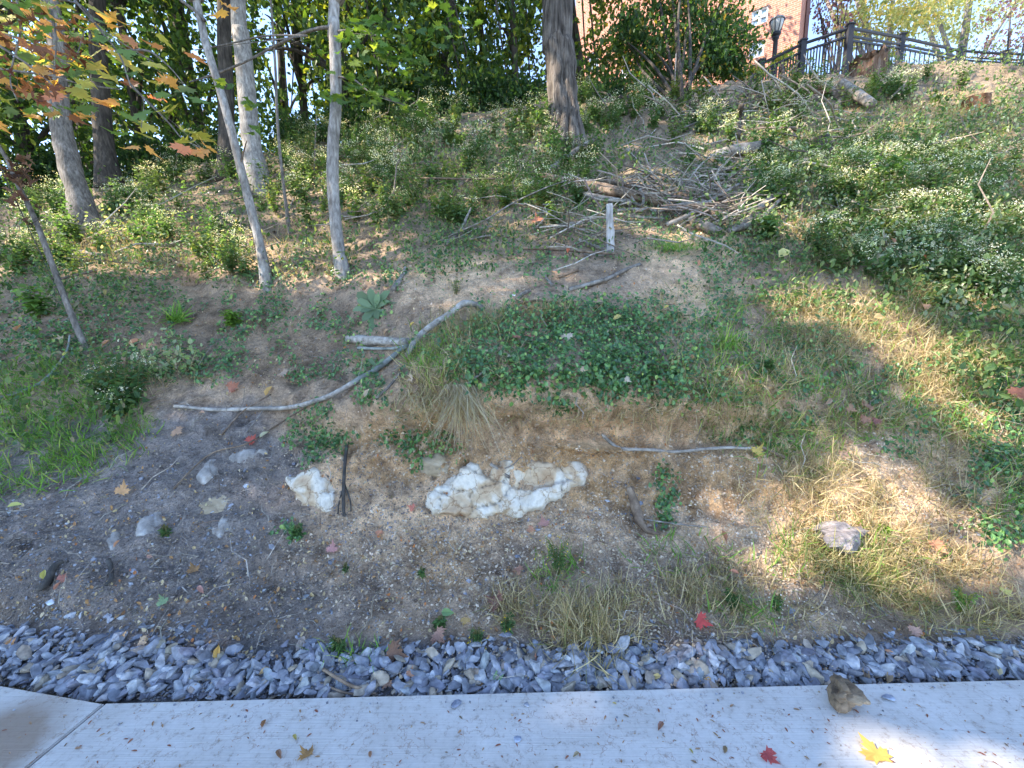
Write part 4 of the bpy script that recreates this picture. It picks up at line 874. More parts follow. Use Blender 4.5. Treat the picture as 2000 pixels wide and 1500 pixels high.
def near_tree(key, name, label, base, pts, wpx, mat, hup, dx=0, dy=0, taper=.75, **kw):
    out, d = tpts(base, pts); r = wpx / 2 * d / F; n = len(out); rad = list(np.linspace(r, r * taper, n)); rad[0] *= 1.55
    up_ext(out, hup, dx, dy); rad.append(r * .35); return tree(key, name, label, 'tree', out[0], out, rad, mat, **kw)
near_tree('t1', 'tree', 'leaning grey-brown tree with ridged bark, second trunk from the left edge', (172, 455), [(150, 370), (133, 310), (118, 240), (110, 150), (104, 40)], 38, M_BARK_G, 6, -1, .5, rough=.14, seg=16)
near_tree('t2', 'tree', 'dark straight tree right behind the leaning grey-brown one', (216, 362), [(205, 290), (198, 210), (192, 100), (190, 0)], 34, M_BARK_D, 7, 0, 1)
near_tree('t3', 'sapling', 'slender pale sapling leaning left, forked near its middle', (524, 557), [(508, 480), (488, 400), (468, 320), (448, 240), (428, 170), (404, 90), (383, 0)], 17, M_BARK_P, 4.5, -.8, .3, taper=.8)
near_tree('t4', 'tree', 'straight pale grey tree just behind the forked sapling', (508, 378), [(495, 300), (486, 230), (478, 130), (470, 60), (465, 0)], 36, M_BARK_P, 8, 0, .6, seg=16)
near_tree('t5', 'tree', 'pale slim tree with a gently crooked trunk, base just above the rosette plant', (674, 540), [(662, 490), (655, 430), (650, 360), (651, 280), (656, 200), (655, 110), (652, 40), (653, 0)], 23, M_BARK_P, 5, .3, .4, taper=.9, seg=14, rough=.06)
# big tree with deep cleft
out, d = tpts((1108, 288), [(1104, 240), (1098, 170), (1094, 90), (1090, 0)]); r = 29 * d / F
out = up_ext(out, 9, .3, .6); tree('t6', 'tree', 'massive furrowed tree trunk in the middle of the slope', 'tree', out[0], out, [r * 1.2, r * 1.02, r * .97, r * .97, r * .94, r * .5], M_BARK_B, rough=.2, seg=28)
rt = CROWNS['t6']['root']
for a in (-2.0, -1.2, -.4, 3.3):
    q = [np.array([math.cos(a) * r * .6, math.sin(a) * r * .6, .8]), np.array([math.cos(a) * r * .85, math.sin(a) * r * .85, .35]), np.array([math.cos(a) * r * 1.12, math.sin(a) * r * 1.12, -.1])]
    Vt, Ft = tube(q, [.04, .11, .13], 10, .3, 6, int(a * 10) + 40); link('root_flare', raw_mesh('root_flare', Vt, Ft, 4, None, True), M_BARK_B, rt)
near_tree('t7', 'tree', 'dark tree behind the straight pale grey one, lit on its left edge', (446, 345), [(443, 250), (440, 120), (438, 0)], 30, M_BARK_D, 6, 0, 1)
near_tree('t8', 'thin_sapling', 'very thin straight sapling between the forked sapling and the pale slim tree', (567, 458), [(556, 380), (546, 290), (540, 200), (537, 120)], 7, M_BARK_G, 2.0, 0, 0, rough=.03, seg=6)
out, d = tpts((180, 690), [(150, 640), (118, 560), (85, 470), (60, 410), (30, 350), (10, 305)]); r = 6 * d / F
up_ext(out, .5, -.25, 0); tree('t9', 'dead_sapling', 'thin dead sapling leaning left with shrivelled brown leaves', 'sapling', out[0], out, list(np.linspace(r, r * .5, len(out))), M_BARK_G, rough=.05, seg=7)
SL = ['nearest one left of the bank', 'left of the bank and higher up the hill', 'left of the pavement, behind the viewer', 'farthest left beyond the pavement end', 'behind the viewer to the left', 'far left at the top of the hill', 'directly behind the viewer']
LT = 'trees standing out of sight left of the pavement'
for i, (x, y, z) in enumerate(((-12, 2.2, .6), (-17, 8.5, 3.6), (-13, -3, -.1), (-20, 2, 1), (-8.5, -6, -.1), (-24, 10, 4), (-17, -8, -.1))):
    b = np.array([x, y, z - .2]); tree('s%d' % i, 'shade_tree', 'tall leafy tree out of view, ' + SL[i], 'tree', b, [b, b + [.1, 0, 5], b + [.3, .2, 10], b + [.2, .3, 17]], [.36, .30, .24, .08], M_BARK_D, group=LT, seg=10)
# background wood beyond the ridge
FT = [(-150, 12, 1.2), (-20, 15, 1.6), (70, 12.5, 1.3), (283, 13, .9), (330, 17, 1.5), (405, 15, 1.2), (600, 15, 1.0), (680, 13, 1.2), (725, 17, .8), (770, 13.5, .9), (865, 14, 1.2), (905, 18, .9), (955, 16, 1.0), (1010, 14, .8), (1140, 17, 1.4), (560, 20, 1.6), (180, 19, 1.8)]
FL = ['dark tree far left at the edge of the wood', 'background tree behind the brown-leaved sapling', 'dark background tree left of the leaning tree', 'thin dark background tree under the orange maple leaves', 'wide dark background tree left of centre of the wood',
      'dark background tree left of the straight pale grey one', 'dark background tree between the thin sapling and the pale slim tree', 'dark background tree directly right of the pale slim tree', 'thin background tree in front of the yellow-green leaves', 'slim dark tree in the middle of the wood',
      'straight dark tree halfway between the pale slim tree and the massive trunk', 'far thin tree of the wood left of the massive trunk', 'background tree in a bright gap left of the massive trunk', 'last thin tree before the massive trunk', 'background tree just right of the massive trunk',
      'far tree behind the bright gap of sky', 'far tree at the back left of the wood']
for i, ((px, Y, rw), lb) in enumerate(zip(FT, FL)):
    v = np.interp(px, [0, 500, 1000], [395, 300, 225]); p = at_Y(px, v, Y); b = np.array([p[0], Y, p[2] - .9 - (.5 if px < 600 else 0)])
    L = rng.normal(size=2) * .35
    tree('f%d' % i, 'background_tree', lb, 'tree', b, [b, b + [L[0] * .3, 0, 2.5], b + [L[0], 0, 5.5], b + [L[0] * 1.2, 0, 11]], [.15 * rw, .12 * rw, .1 * rw, .04], M_BARK_D, group='background trees of the wood', seg=8)

# canopy clusters that shade the bank, each given to its nearest tree
SKYP = []
np_ = 4800; px = rng.uniform(-450, 2450, np_); v = rng.uniform(140, 1620, np_); dq = depth_at(px, v); gz = at_Z(px, v, 0.); dq = np.where((dq > 1e8) & (v > 1300), project(gz)[2], dq); okk = dq < 1e8; px, v, dq = px[okk], v[okk], dq[okk]
Pq = at_depth(px, v, dq); dens = 1 / (1 + np.exp(-(v - 330) / 60)); dens = np.where(px < 1500, 1, dens); wq = dq ** 2 * (.4 + .6 * dens); wq /= wq.max()
kq = rng.uniform(size=len(px)) < wq * 1.0 + .12; Pq = Pq[kq]
hgt = rng.uniform(10.0, 17.0, len(Pq)); Cq = Pq + S * (hgt / S[2])[:, None]
cpx_, cv_, cd_ = project(Cq); infr = (cpx_ > 1000) & (cpx_ < 2150) & (cv_ > -120) & (cd_ > .5); infr |= (cpx_ > -100) & (cpx_ < 1100) & (cv_ > 60) & (cd_ > .5); infr |= np.linalg.norm(Cq - [0, 0, 1.6], axis=1) < 3.5
Cq = Cq[~infr]
keys = [k for k in CROWNS if k[0] in 'ts' and k not in ('t8', 't9')]; TX = np.array([CROWNS[k]['top'][:2] for k in keys])
near = np.argmin(((Cq[:, None, :2] - TX[None]) ** 2).sum(2), 1)
for c, k in zip(Cq, near): CROWNS[keys[k]]['clusters'].append(c)
for k in ('t1', 't2', 't3', 't4', 't5', 't6'):
    cr = CROWNS[k]; nn_ = 16
    for _ in range(nn_):
        c = cr['top'] + rng.normal(size=3) * [1.2, 1.2, 1.3]; a_, b_, c_ = project(c)
        if b_ < -130: cr['clusters'].append(c)
SKY_GAPS = [(rng.uniform(0, 1060), rng.uniform(0, 290), rng.uniform(6, 16), rng.uniform(5, 14), .8) for _ in range(90)] + [(560, 110, 45, 75, .93), (600, 200, 40, 50, .8), (520, 60, 25, 50, .8), (250, 60, 30, 40, .7), (215, 110, 25, 30, .6), (15, 350, 50, 40, .85), (1050, 130, 25, 60, .8), (1045, 200, 30, 20, .7), (605, 255, 40, 22, .8),
            (1125, 30, 35, 60, .95), (880, 150, 14, 30, .6), (690, 70, 14, 22, .6), (740, 230, 14, 14, .6), (880, 235, 18, 12, .6), (780, 60, 10, 20, .5), (80, 330, 12, 14, .6)]
for i, (px, Y, rw) in enumerate(FT):
    cr = CROWNS['f%d' % i]; b = cr['base']; vb = np.interp(px, [0, 500, 1000], [340, 262, 205])
    lo = at_Y(px, vb, Y)[2]; n = 72; hi = lo + 8.5
    z = lo + (hi - lo) * rng.uniform(0, 1, n) ** 1.25; rr = 2.3 * np.sqrt(rng.uniform(0, 1, n)); a = rng.uniform(0, 6.28, n)
    cr['clusters'] += [np.array([b[0] + rr[k] * math.cos(a[k]) * 1.15, b[1] + rr[k] * math.sin(a[k]), z[k]]) for k in range(n)]
yg = [(.30, .34, .05), (.16, .24, .04), (.06, .12, .025), (.38, .30, .05)]
for key, cr in CROWNS.items():
    if not cr['clusters']: continue
    Cc = np.array(cr['clusters']); bgd = key[0] == 'f'
    if bgd:
        w_ = (5, 4, 2, 1) if key not in ('f4', 'f8', 'f9', 'f12', 'f6') else (1, 2, 4, 5)
        V, Fc, C = leafcloud(Cc, rng.uniform(.7, 1.2, len(Cc)), 84, .17, GREEN, w_, gaps=SKY_GAPS, up=.5)
    else:
        V, Fc, C = leafcloud(Cc, rng.uniform(.7, 1.1, len(Cc)), 62, .23, GREEN, (3, 4, 3, 1), up=.9, gaps=None)
    link('crown', raw_mesh('crown', V - cr['base'], Fc, 4, C), M_LEAF, cr['root'])
    tp = cr['pts']; L = []
    for c in Cc[rng.permutation(len(Cc))[:9]]:
        tz = [q for q in tp if q[2] < c[2] - .3]; s = tz[-1] if tz else tp[-1]
        s = s if s[2] > cr['base'][2] + 1.8 else tp[min(len(tp) - 1, len(tp) // 2 + 1)]
        mid = (s + c) / 2 + [0, 0, .35]
        mpx, mv, _ = project((s + c) / 2)
        L.append(tube([s, mid, c], [.07 if bgd else .09, .05, .015], 6, .05, 5, 3))
    V, Fc = joinVF(L); link('limbs', raw_mesh('limbs', V - cr['base'], Fc, 4, None, True), cr['mat'], cr['root'])

def limb(key, pts, r0, r1, mat=M_BARK_G, name='branch'):
    P = [at_depth(a, b, np.array(c)) for a, b, c in pts]; V, Fc = tube(P, np.linspace(r0, r1, len(P)), 7, .08, 6, 5); cr = CROWNS[key]
    link(name, raw_mesh(name, V - cr['base'], Fc, 4, None, True), mat, cr['root'])
d5 = float(project(T(674, 540))[2]); d3 = float(project(T(524, 557))[2])
limb('t5', [(652, 54, d5), (625, 55, d5), (590, 65, d5 + .1), (540, 88, d5 + .2), (480, 120, d5 + .3), (420, 145, d5 + .4), (370, 160, d5 + .4)], .022, .008)
limb('t5', [(655, 62, d5), (700, 58, d5 - .1), (740, 70, d5 - .2)], .014, .005)
limb('t5', [(652, 150, d5), (690, 155, d5 - .1), (730, 185, d5 - .3), (790, 205, d5 - .5)], .013, .004)
limb('t5', [(380, 98, d5 + .2), (450, 85, d5 + .2), (520, 70, d5 + .1), (600, 70, d5)], .006, .012)
limb('t3', [(470, 318, d3), (476, 295, d3), (482, 275, d3 - .1)], .012, .005, M_WOODB)
limb('t3', [(400, 40, d3), (380, 20, d3), (345, -5, d3)], .02, .012)

# near maple: twigs and single leaves seen large in the upper left
def maple_leaves(spots, cols, w, up_cam=.9, szr=(.85, 1.15)):
    parts = []; sp = np.array(spots, float); n = len(sp); P = np.array([at_depth(a, b, np.array(c)) for a, b, c, s in sp]); sz = sp[:, 3] * sp[:, 2] / F * rng.uniform(*szr, n)
    tocam = np.array([0, 0, 1.6]) - P; tocam /= np.linalg.norm(tocam, axis=1, keepdims=True)
    nn = rand_dirs(n, up_cam * 1.3) * 1.0 + tocam * .6 + np.array([0, 0, .35])
    nn /= np.linalg.norm(nn, axis=1, keepdims=True)
    # y axis of leaf hangs down
    yd = np.array([0, 0, -1.]) + rng.normal(size=(n, 3)) * .45; yd = yd - nn * (yd * nn).sum(1, keepdims=True); yd /= np.linalg.norm(yd, axis=1, keepdims=True)
    R = np.stack([np.cross(yd, nn), yd, nn], 2); C = cols if isinstance(cols, np.ndarray) else pick(n, cols, w, .25, .08)
    k = rng.integers(0, 3, n)
    for i in range(3):
        if (k == i).any(): parts.append(inst(MAPLES[i], P[k == i], R[k == i], sz[k == i], C[k == i]))
    return merge(parts)
MG, MY, MO, MR, MB = (.12, .20, .06), (.40, .36, .09), (.60, .30, .10), (.56, .21, .12), (.20, .085, .05)
hand = [(90, 18, MG), (100, 40, MO), (70, 25, MG), (195, 30, MY), (232, 48, MO), (205, 95, MY), (245, 100, MG), (262, 88, MR), (318, 103, MR), (370, 112, MR), (290, 70, MG), (308, 74, MY), (325, 160, MO), (345, 175, MO), (372, 180, MG), (392, 202, MG), (296, 200, MR), (254, 236, MG), (274, 228, MG),
        (330, 216, MY), (345, 216, MY), (275, 268, MY), (284, 294, MO), (264, 294, MO), (250, 270, MG), (288, 250, MY), (356, 292, MR), (386, 300, MO), (406, 302, MO), (416, 300, MO), (370, 266, MY), (346, 284, MY), (398, 282, MY), (385, 268, MY), (438, 18, MO), (440, 30, MO), (300, 132, MY), (270, 150, MG), (285, 165, MY), (310, 190, MG), (240, 120, MY), (220, 200, MG), (180, 130, MY), (160, 120, MG), (130, 150, MG), (150, 190, MY), (170, 215, MG), (100, 190, MR), (60, 10, MY), (20, 15, MG), (205, 165, MG), (120, 130, MG), (145, 150, MG), (160, 165, MY)]
sp, cc = [], []
for a, b, c in hand: sp.append((a, b - 8, rng.uniform(3.2, 3.9), 37)); cc.append(c)
for _ in range(360):
    a, b = rng.uniform(-60, 270), rng.uniform(-60, 235)
    if rng.uniform() > (1 - max(0, a - 60) / 280) * (1 if b < 150 else .6): continue
    sp.append((a, b, rng.uniform(3.2, 4.8), rng.uniform(24, 36))); cc.append([MG, MG, MG, MY, MY, MO, MO, MB][rng.integers(0, 8)])
sp2 = [(rng.uniform(0, 170), rng.uniform(20, 210), rng.uniform(3., 3.8), rng.uniform(18, 28)) for _ in range(42)]
b = np.array([-5.4, 3.1, 1.0]); mt = empty('maple_tree', b.tolist(), 'maple hanging yellow, orange and green leaves into the upper left corner', 'tree')
link('trunk', raw_mesh('trunk', *tube([[0, 0, 0], [.1, 0, 1.5], [.3, .1, 3], [.4, .2, 5]], [.12, .1, .08, .03], 10, .08), 4, None, True), M_BARK_G, mt)
V, Fc, C = maple_leaves(sp, cvar(len(cc), (1, 1, 1), .2, .1) * np.array(cc), None); link('crown', raw_mesh('crown', V - b, Fc, 4, C), M_LEAF, mt)
MAPD = MAPLES; MAPLES = [maple_T(1.1, 5), maple_T(1.4, 6), maple_T(1.2, 7), MAPLES[3]]
V, Fc, C = maple_leaves(sp2, [MB, (.34, .13, .06), (.15, .05, .03)], (3, 2, 1)); link('withered_leaves', raw_mesh('withered_leaves', V - b, Fc, 4, C), M_DRY, mt)
br9 = CROWNS['t9']; sp9 = [(rng.normal(40, 16), rng.normal(368, 36), 3.9, rng.uniform(12, 22)) for _ in range(24)] + [(rng.uniform(5, 50), rng.uniform(300, 345), 3.9, 16) for _ in range(5)]
V, Fc, C = maple_leaves(sp9, [(.13, .065, .045), (.22, .12, .09), (.07, .04, .03)], (3, 2, 1)); link('withered_leaves', raw_mesh('withered_leaves', V - br9['base'], Fc, 4, C), M_DRY, br9['root'])
MAPLES = MAPD
L = []
for tw in ([(-40, -30), (60, -10), (145, 5), (175, 28), (195, 55), (240, 85), (300, 120)], [(120, -40), (150, 5), (195, 58), (235, 110), (255, 165), (280, 195), (276, 250)], [(240, 100), (290, 100), (330, 130), (360, 165)],
           [(255, 165), (290, 200), (330, 240), (356, 270), (395, 290)], [(-60, 60), (20, 70), (80, 95), (140, 120), (165, 60)], [(-40, 130), (40, 140), (110, 150), (160, 165), (235, 175)], [(0, 90), (60, 130), (110, 175), (125, 215)], [(100, 20), (110, 80), (105, 140)], [(30, -20), (40, 60), (20, 150), (35, 200)]):
    P = [at_depth(a, b_, np.array(3.55)) for a, b_ in tw]; L.append(tube(P, np.linspace(.011, .003, len(P)), 5, 0, 5))
V, Fc = joinVF(L); link('branches', raw_mesh('branches', V - b, Fc, 4, None, True), M_BARK_G, mt)
# green maple leaves on the pale slim tree
sp = []
for cx, cy, rx, ry, n in ((720, 50, 50, 35, 26), (775, 95, 45, 35, 30), (800, 130, 35, 25, 18), (690, 170, 40, 18, 18), (745, 190, 45, 18, 22), (795, 212, 30, 12, 12), (660, 190, 25, 12, 7), (700, 100, 60, 60, 20), (640, 180, 14, 12, 4), (490, 210, 12, 12, 4), (500, 255, 12, 12, 4), (430, 170, 20, 14, 5), (840, 60, 60, 40, 18), (900, 25, 60, 25, 14)):
    for _ in range(n): sp.append((rng.normal(cx, rx * .55), rng.normal(cy, ry * .55), d5 - rng.uniform(0, .7), rng.uniform(17, 25)))
V, Fc, C = maple_leaves(sp, [(.06, .12, .03), (.10, .18, .035), (.20, .27, .05)], (3, 3, 1)); cr = CROWNS['t5']
link('leaves', raw_mesh('leaves', V - cr['base'], Fc, 4, C), M_LEAF, cr['root'])

def bush(name, label, cat, base, ell, n, nper, size, cols, w, stems=6, rad=(.35, .6), group=None, mat=M_BARK_D, up=.4, T_=LEAF, sr=.05):
    """shrub or small tree: ellipses in photo pixels with depth -> clusters; ell = (cx, cy, rx, ry, depth, dspread)"""
    base = np.asarray(base); root = empty(name, base.tolist(), label, cat, group); C = []
    ws = np.array([e[2] * e[3] for e in ell], float); ws /= ws.sum()
    for e, m in zip(ell, rng.multinomial(n, ws)):
        for _ in range(m):
            a = rng.uniform(0, 6.28); q = math.sqrt(rng.uniform()); C.append(at_depth(e[0] + e[2] * q * math.cos(a), e[1] + e[3] * q * math.sin(a), np.array(e[4] + rng.uniform(-1, 1) * e[5])))
    C = np.array(C); V, Fc, Cc = leafcloud(C, rng.uniform(*rad, len(C)), nper, size, cols, w, filt=False, up=up, T_=T_)
    link('crown', raw_mesh('crown', V - base, Fc, 4, Cc), M_LEAF, root); L = []
    for k in range(stems):
        c = C[rng.integers(0, len(C))]; o = base + [rng.normal() * .12, rng.normal() * .12, 0]; L.append(tube([o, (o * .55 + c * .45) + [rng.normal() * .1, 0, .2], c], [sr, sr * .7, sr * .25], 7, .05, 5, k))
    V, Fc = joinVF(L); link('stems', raw_mesh('stems', V - base, Fc, 4, None, True), mat, root); return root
DG = [(.03, .07, .025), (.05, .11, .03), (.09, .17, .04), (.35, .27, .05)]
bush('small_tree', 'dense dark green small tree in front of the brick building', 'tree', T(1335, 200, -.1), [(1330, 70, 125, 80, 12.2, .9), (1265, 100, 45, 40, 12, .7), (1420, 80, 60, 60, 12.2, .7), (1330, -80, 150, 90, 12.6, 1.0), (1290, 165, 40, 20, 12, .4), (1400, 130, 60, 25, 12, .4)], 170, 110, .11, DG, (4, 4, 3, .5), 12, (.35, .65))
bush('dark_shrub', 'low dark shrub right of the massive trunk, below the windows', 'shrub', T(1220, 215, -.1), [(1220, 175, 70, 26, 11.6, .5), (1175, 190, 40, 18, 11.3, .4)], 36, 90, .09, DG, (5, 4, 1, .2), 7, (.25, .4))
bush('yellow_green_shrub', 'small sunlit yellow-green shrub at the foot of the railing', 'shrub', T(1545, 175, -.1), [(1545, 120, 24, 26, 13.9, .3)], 9, 60, .10, yg, (3, 3, 1, 1), 4, (.25, .4))
bush('yellow_green_shrub', 'yellow-green shrub left of the lamp post, under the small tree', 'shrub', T(1460, 185, -.1), [(1455, 145, 30, 22, 12.8, .3)], 10, 60, .10, yg, (3, 3, 1, 1), 4, (.25, .4))
YT = [(.34, .31, .12), (.27, .28, .12), (.38, .28, .11), (.17, .21, .08)]
bush('autumn_tree', 'yellow-leaved tree behind the corner post of the railing', 'tree', at_Y(1722, 190, 21) - [0, 0, .5], [(1715, 30, 75, 60, 20, 1.6), (1700, -90, 130, 80, 21, 2), (1760, 70, 50, 40, 20, 1), (1790, 10, 60, 50, 21, 1.5), (1650, 60, 30, 30, 19.5, 1)], 110, 60, .17, YT, (4, 3, 2, 2), 6, (.55, .95), sr=.14, mat=M_BARK_G)
bush('autumn_tree', 'pale yellow-green tree behind the right end of the railing', 'tree', at_Y(1872, 190, 24) - [0, 0, .5], [(1870, 20, 70, 55, 23, 1.6), (1950, -10, 80, 50, 24, 2), (1880, -90, 150, 60, 24, 2), (1830, 80, 30, 30, 23, 1), (1905, 70, 36, 18, 23, 1)], 90, 60, .17, [(.38, .36, .18), (.30, .32, .17), (.22, .26, .12)], (3, 3, 2), 5, (.55, .95), sr=.15, mat=M_BARK_G)
bush('purple_tinged_tree', 'thin small tree with sparse purple leaves beside the building edge', 'tree', at_Y(1640, 190, 17) - [0, 0, .3], [(1640, 30, 40, 50, 17, .6), (1620, 10, 30, 50, 17, .5)], 26, 26, .13, [(.16, .07, .10), (.14, .14, .07)], (2, 1), 6, (.4, .6), sr=.05)
bush('purple_tinged_tree', 'sparse purple-leaved tree at the far upper right corner', 'tree', at_Y(1985, 190, 20) - [0, 0, .3], [(1985, 60, 60, 60, 20, .8), (1940, 90, 40, 20, 20, .8)], 34, 26, .13, [(.16, .08, .12), (.18, .2, .10)], (2, 1), 6, (.4, .6), sr=.06)
UL = [('dark undergrowth shrub at the far left ridge', -60, 385, 90, 30), ('dark undergrowth shrub between the dead sapling and the leaning tree', 100, 360, 60, 26), ('dark undergrowth shrub below the orange maple leaves', 320, 330, 80, 26), ('dark undergrowth shrub left of the forked sapling', 400, 315, 40, 26), ('dark undergrowth shrub behind the thin straight sapling', 590, 290, 50, 26),
      ('dark undergrowth shrub right of the pale slim tree', 710, 265, 50, 26), ('broad dark undergrowth shrub in the middle of the ridge', 830, 225, 70, 36), ('dark undergrowth shrub left of the massive trunk', 950, 215, 60, 26), ('low dark undergrowth shrub touching the massive trunk', 1040, 210, 36, 20)]
for lb, cx, cy, rx, ry in UL:
    bush('undergrowth_shrub', lb, 'shrub', at_depth(cx, cy + 40, np.array(11.6)), [(cx, cy - 12, rx * 1.15, ry * 1.6, 11.8, .7)], int(rx * .9), 75, .11, DG, (6, 3, .6, .05), 5, (.35, .6), group='undergrowth shrubs along the ridge', sr=.03)

# ------------------------------------------------------------------ ground cover
CREST = [(1100, 690, 240, 80, 1), (1150, 640, 190, 50, 1), (1030, 730, 140, 45, 1), (1250, 720, 90, 80, .9), (960, 660, 100, 40, .6), (1180, 780, 120, 30, .55), (1090, 790, 50, 28, .7)]
VINES = CREST + [(450, 610, 220, 45, .7), (560, 650, 180, 36, .6), (300, 640, 200, 50, .6), (620, 700, 100, 24, .5), (900, 590, 60, 20, .5), (1470, 520, 150, 48, 1), (1380, 570, 60, 60, .6), (640, 600, 120, 50, .8), (720, 500, 170, 60, .9), (560, 560, 120, 40, .8), (200, 620, 230, 60, .8), (250, 540, 200, 60, .8), (620, 860, 60, 55, .95), (680, 790, 70, 40, .9), (740, 740, 50, 40, .7),
    (620, 740, 60, 20, .7), (350, 700, 150, 50, .7), (80, 680, 120, 60, .8), (860, 480, 160, 40, .8), (960, 520, 100, 20, .5), (1080, 540, 60, 50, .6), (1250, 480, 130, 35, .7), (1340, 660, 100, 60, .7), (1400, 740, 120, 90, .7), (1500, 620, 110, 60, .6), (1550, 720, 140, 90, .5), (1480, 820, 100, 60, .6), (1600, 640, 120, 60, .5),
    (1830, 230, 260, 70, .7), (1700, 300, 250, 60, .5), (1300, 600, 50, 30, .5), (820, 560, 40, 25, .5), (1960, 850, 70, 120, .8), (1850, 770, 180, 70, .6), (1950, 1000, 70, 80, .5), (1760, 870, 60, 30, .5), (1300, 970, 24, 60, .5), (560, 1040, 30, 16, .9), (840, 880, 60, 40, .5), (770, 830, 80, 40, .6), (1260, 440, 200, 50, .7), (500, 430, 600, 60, .5), (1000, 330, 1000, 110, .5)]
VC = [(.045, .118, .040), (.078, .178, .052), (.125, .26, .068), (.26, .38, .09)]
def ground_leaves(n, L, szr, cols, w, T_=IVY, noise=.9, nsc=45, seed=1, up=1.3, lift=.05, layers=1.0, pxr=(-450, 2450), vr=(112, 1300), far=.06, sv=.3):
    px, v, d, P, Nn = scatter_px(n, L, pxr, vr, noise, nsc, seed); m = len(px); P = P.copy()
    sz = rng.uniform(*szr, m) * (1 + far * np.clip(d - 3.5, 0, 20) / .1 * .12)
    Nn2 = Nn + np.array([0, -.25, .25]); P += Nn * (rng.uniform(0, 1, m) ** 1.5 * lift * (1 + .12 * d))[:, None]
    R = rot_from(rand_dirs(m, up, Nn2 / np.linalg.norm(Nn2, axis=1, keepdims=True)), rng.uniform(0, 6.28, m))
    return inst(T_, P, R, sz, pick(m, cols, w, .3, .06))
v1 = ground_leaves(330000, VINES, (.014, .040), VC, (4, 5, 3, .8), noise=1.6, seed=3, lift=.06)
v2 = ground_leaves(330000, CREST, (.016, .044), VC, (4, 5, 3, 1), noise=.5, seed=4, lift=.13)
V, Fc, C = merge([v1, v2])
tag(link('ivy_cover', raw_mesh('ivy_cover', V, Fc, 4, C), M_IVY), 'dark glossy vine leaves covering the crest and patches of the slope', 'ground cover', kind='stuff')
UPPER = [(1900, 138, 180, 18, 1), (1750, 165, 200, 22, .9), (250, 395, 330, 45, .95), (500, 480, 650, 70, .6), (850, 330, 420, 100, .95), (1150, 330, 200, 100, .55), (1300, 280, 200, 90, .7), (1750, 380, 420, 170, .95), (1850, 500, 300, 110, .95), (1600, 420, 150, 80, .9), (1800, 200, 400, 80, .8), (100, 560, 200, 60, .5), (120, 790, 150, 110, .25), (230, 780, 60, 50, .6), (-250, 600, 200, 250, .8), (2250, 500, 300, 350, .8), (1950, 680, 120, 120, .7), (700, 420, 200, 60, .7), (1500, 230, 150, 50, .7), (1650, 560, 200, 70, .6)]
UC = [(0.0498, 0.105, 0.0388), (0.0886, 0.155, 0.0554), (0.144, 0.211, 0.0775), (0.244, 0.288, 0.133), (0.266, 0.221, 0.133)]
V, Fc, C = merge([ground_leaves(240000, UPPER, (.028, .05), UC, (4, 5, 4, 1.5, 2.0), T_=LEAF, noise=1.4, nsc=60, seed=7, up=.7, lift=.16),
                  ground_leaves(50000, UPPER, (.045, .075), UC, (4, 5, 4, 1, .3), T_=LEAF, noise=1.2, nsc=80, seed=9, up=.7, lift=.22)])
tag(link('weed_cover', raw_mesh('weed_cover', V, Fc, 4, C), M_LEAF), 'low mixed weeds covering the upper slope', 'ground cover', kind='stuff')

PALE = [(1700, 370, 260, 70, 1), (1820, 440, 230, 110, .9), (850, 290, 240, 60, .7), (1500, 430, 80, 40, .8), (1900, 560, 120, 80, .6), (1480, 240, 120, 50, .6), (1650, 290, 150, 40, .6), (280, 450, 90, 50, .6), (1850, 260, 200, 60, .5), (330, 720, 60, 24, .8), (1000, 300, 100, 60, .6)]
V, Fc, C = merge([ground_leaves(120000, PALE, (.016, .032), [(.66, .62, .52), (.46, .39, .30), (.34, .28, .18)], (2, 3, 4), T_=(LEAF[0] - [0, .5, 0], LEAF[1], None), noise=2.4, nsc=26, seed=17, up=.6, lift=.22),
                  ground_leaves(170000, PALE, (.035, .065), [(.22, .30, .16), (.30, .36, .22), (.40, .38, .27)], (4, 3, 1), T_=LEAF, noise=2, nsc=40, seed=18, up=.6, lift=.2)])
tag(link('pale_weed_cover', raw_mesh('pale_weed_cover', V, Fc, 4, C), M_LEAF), 'greyish green weeds gone to seed in a low thicket on the upper slope', 'ground cover', kind='stuff')
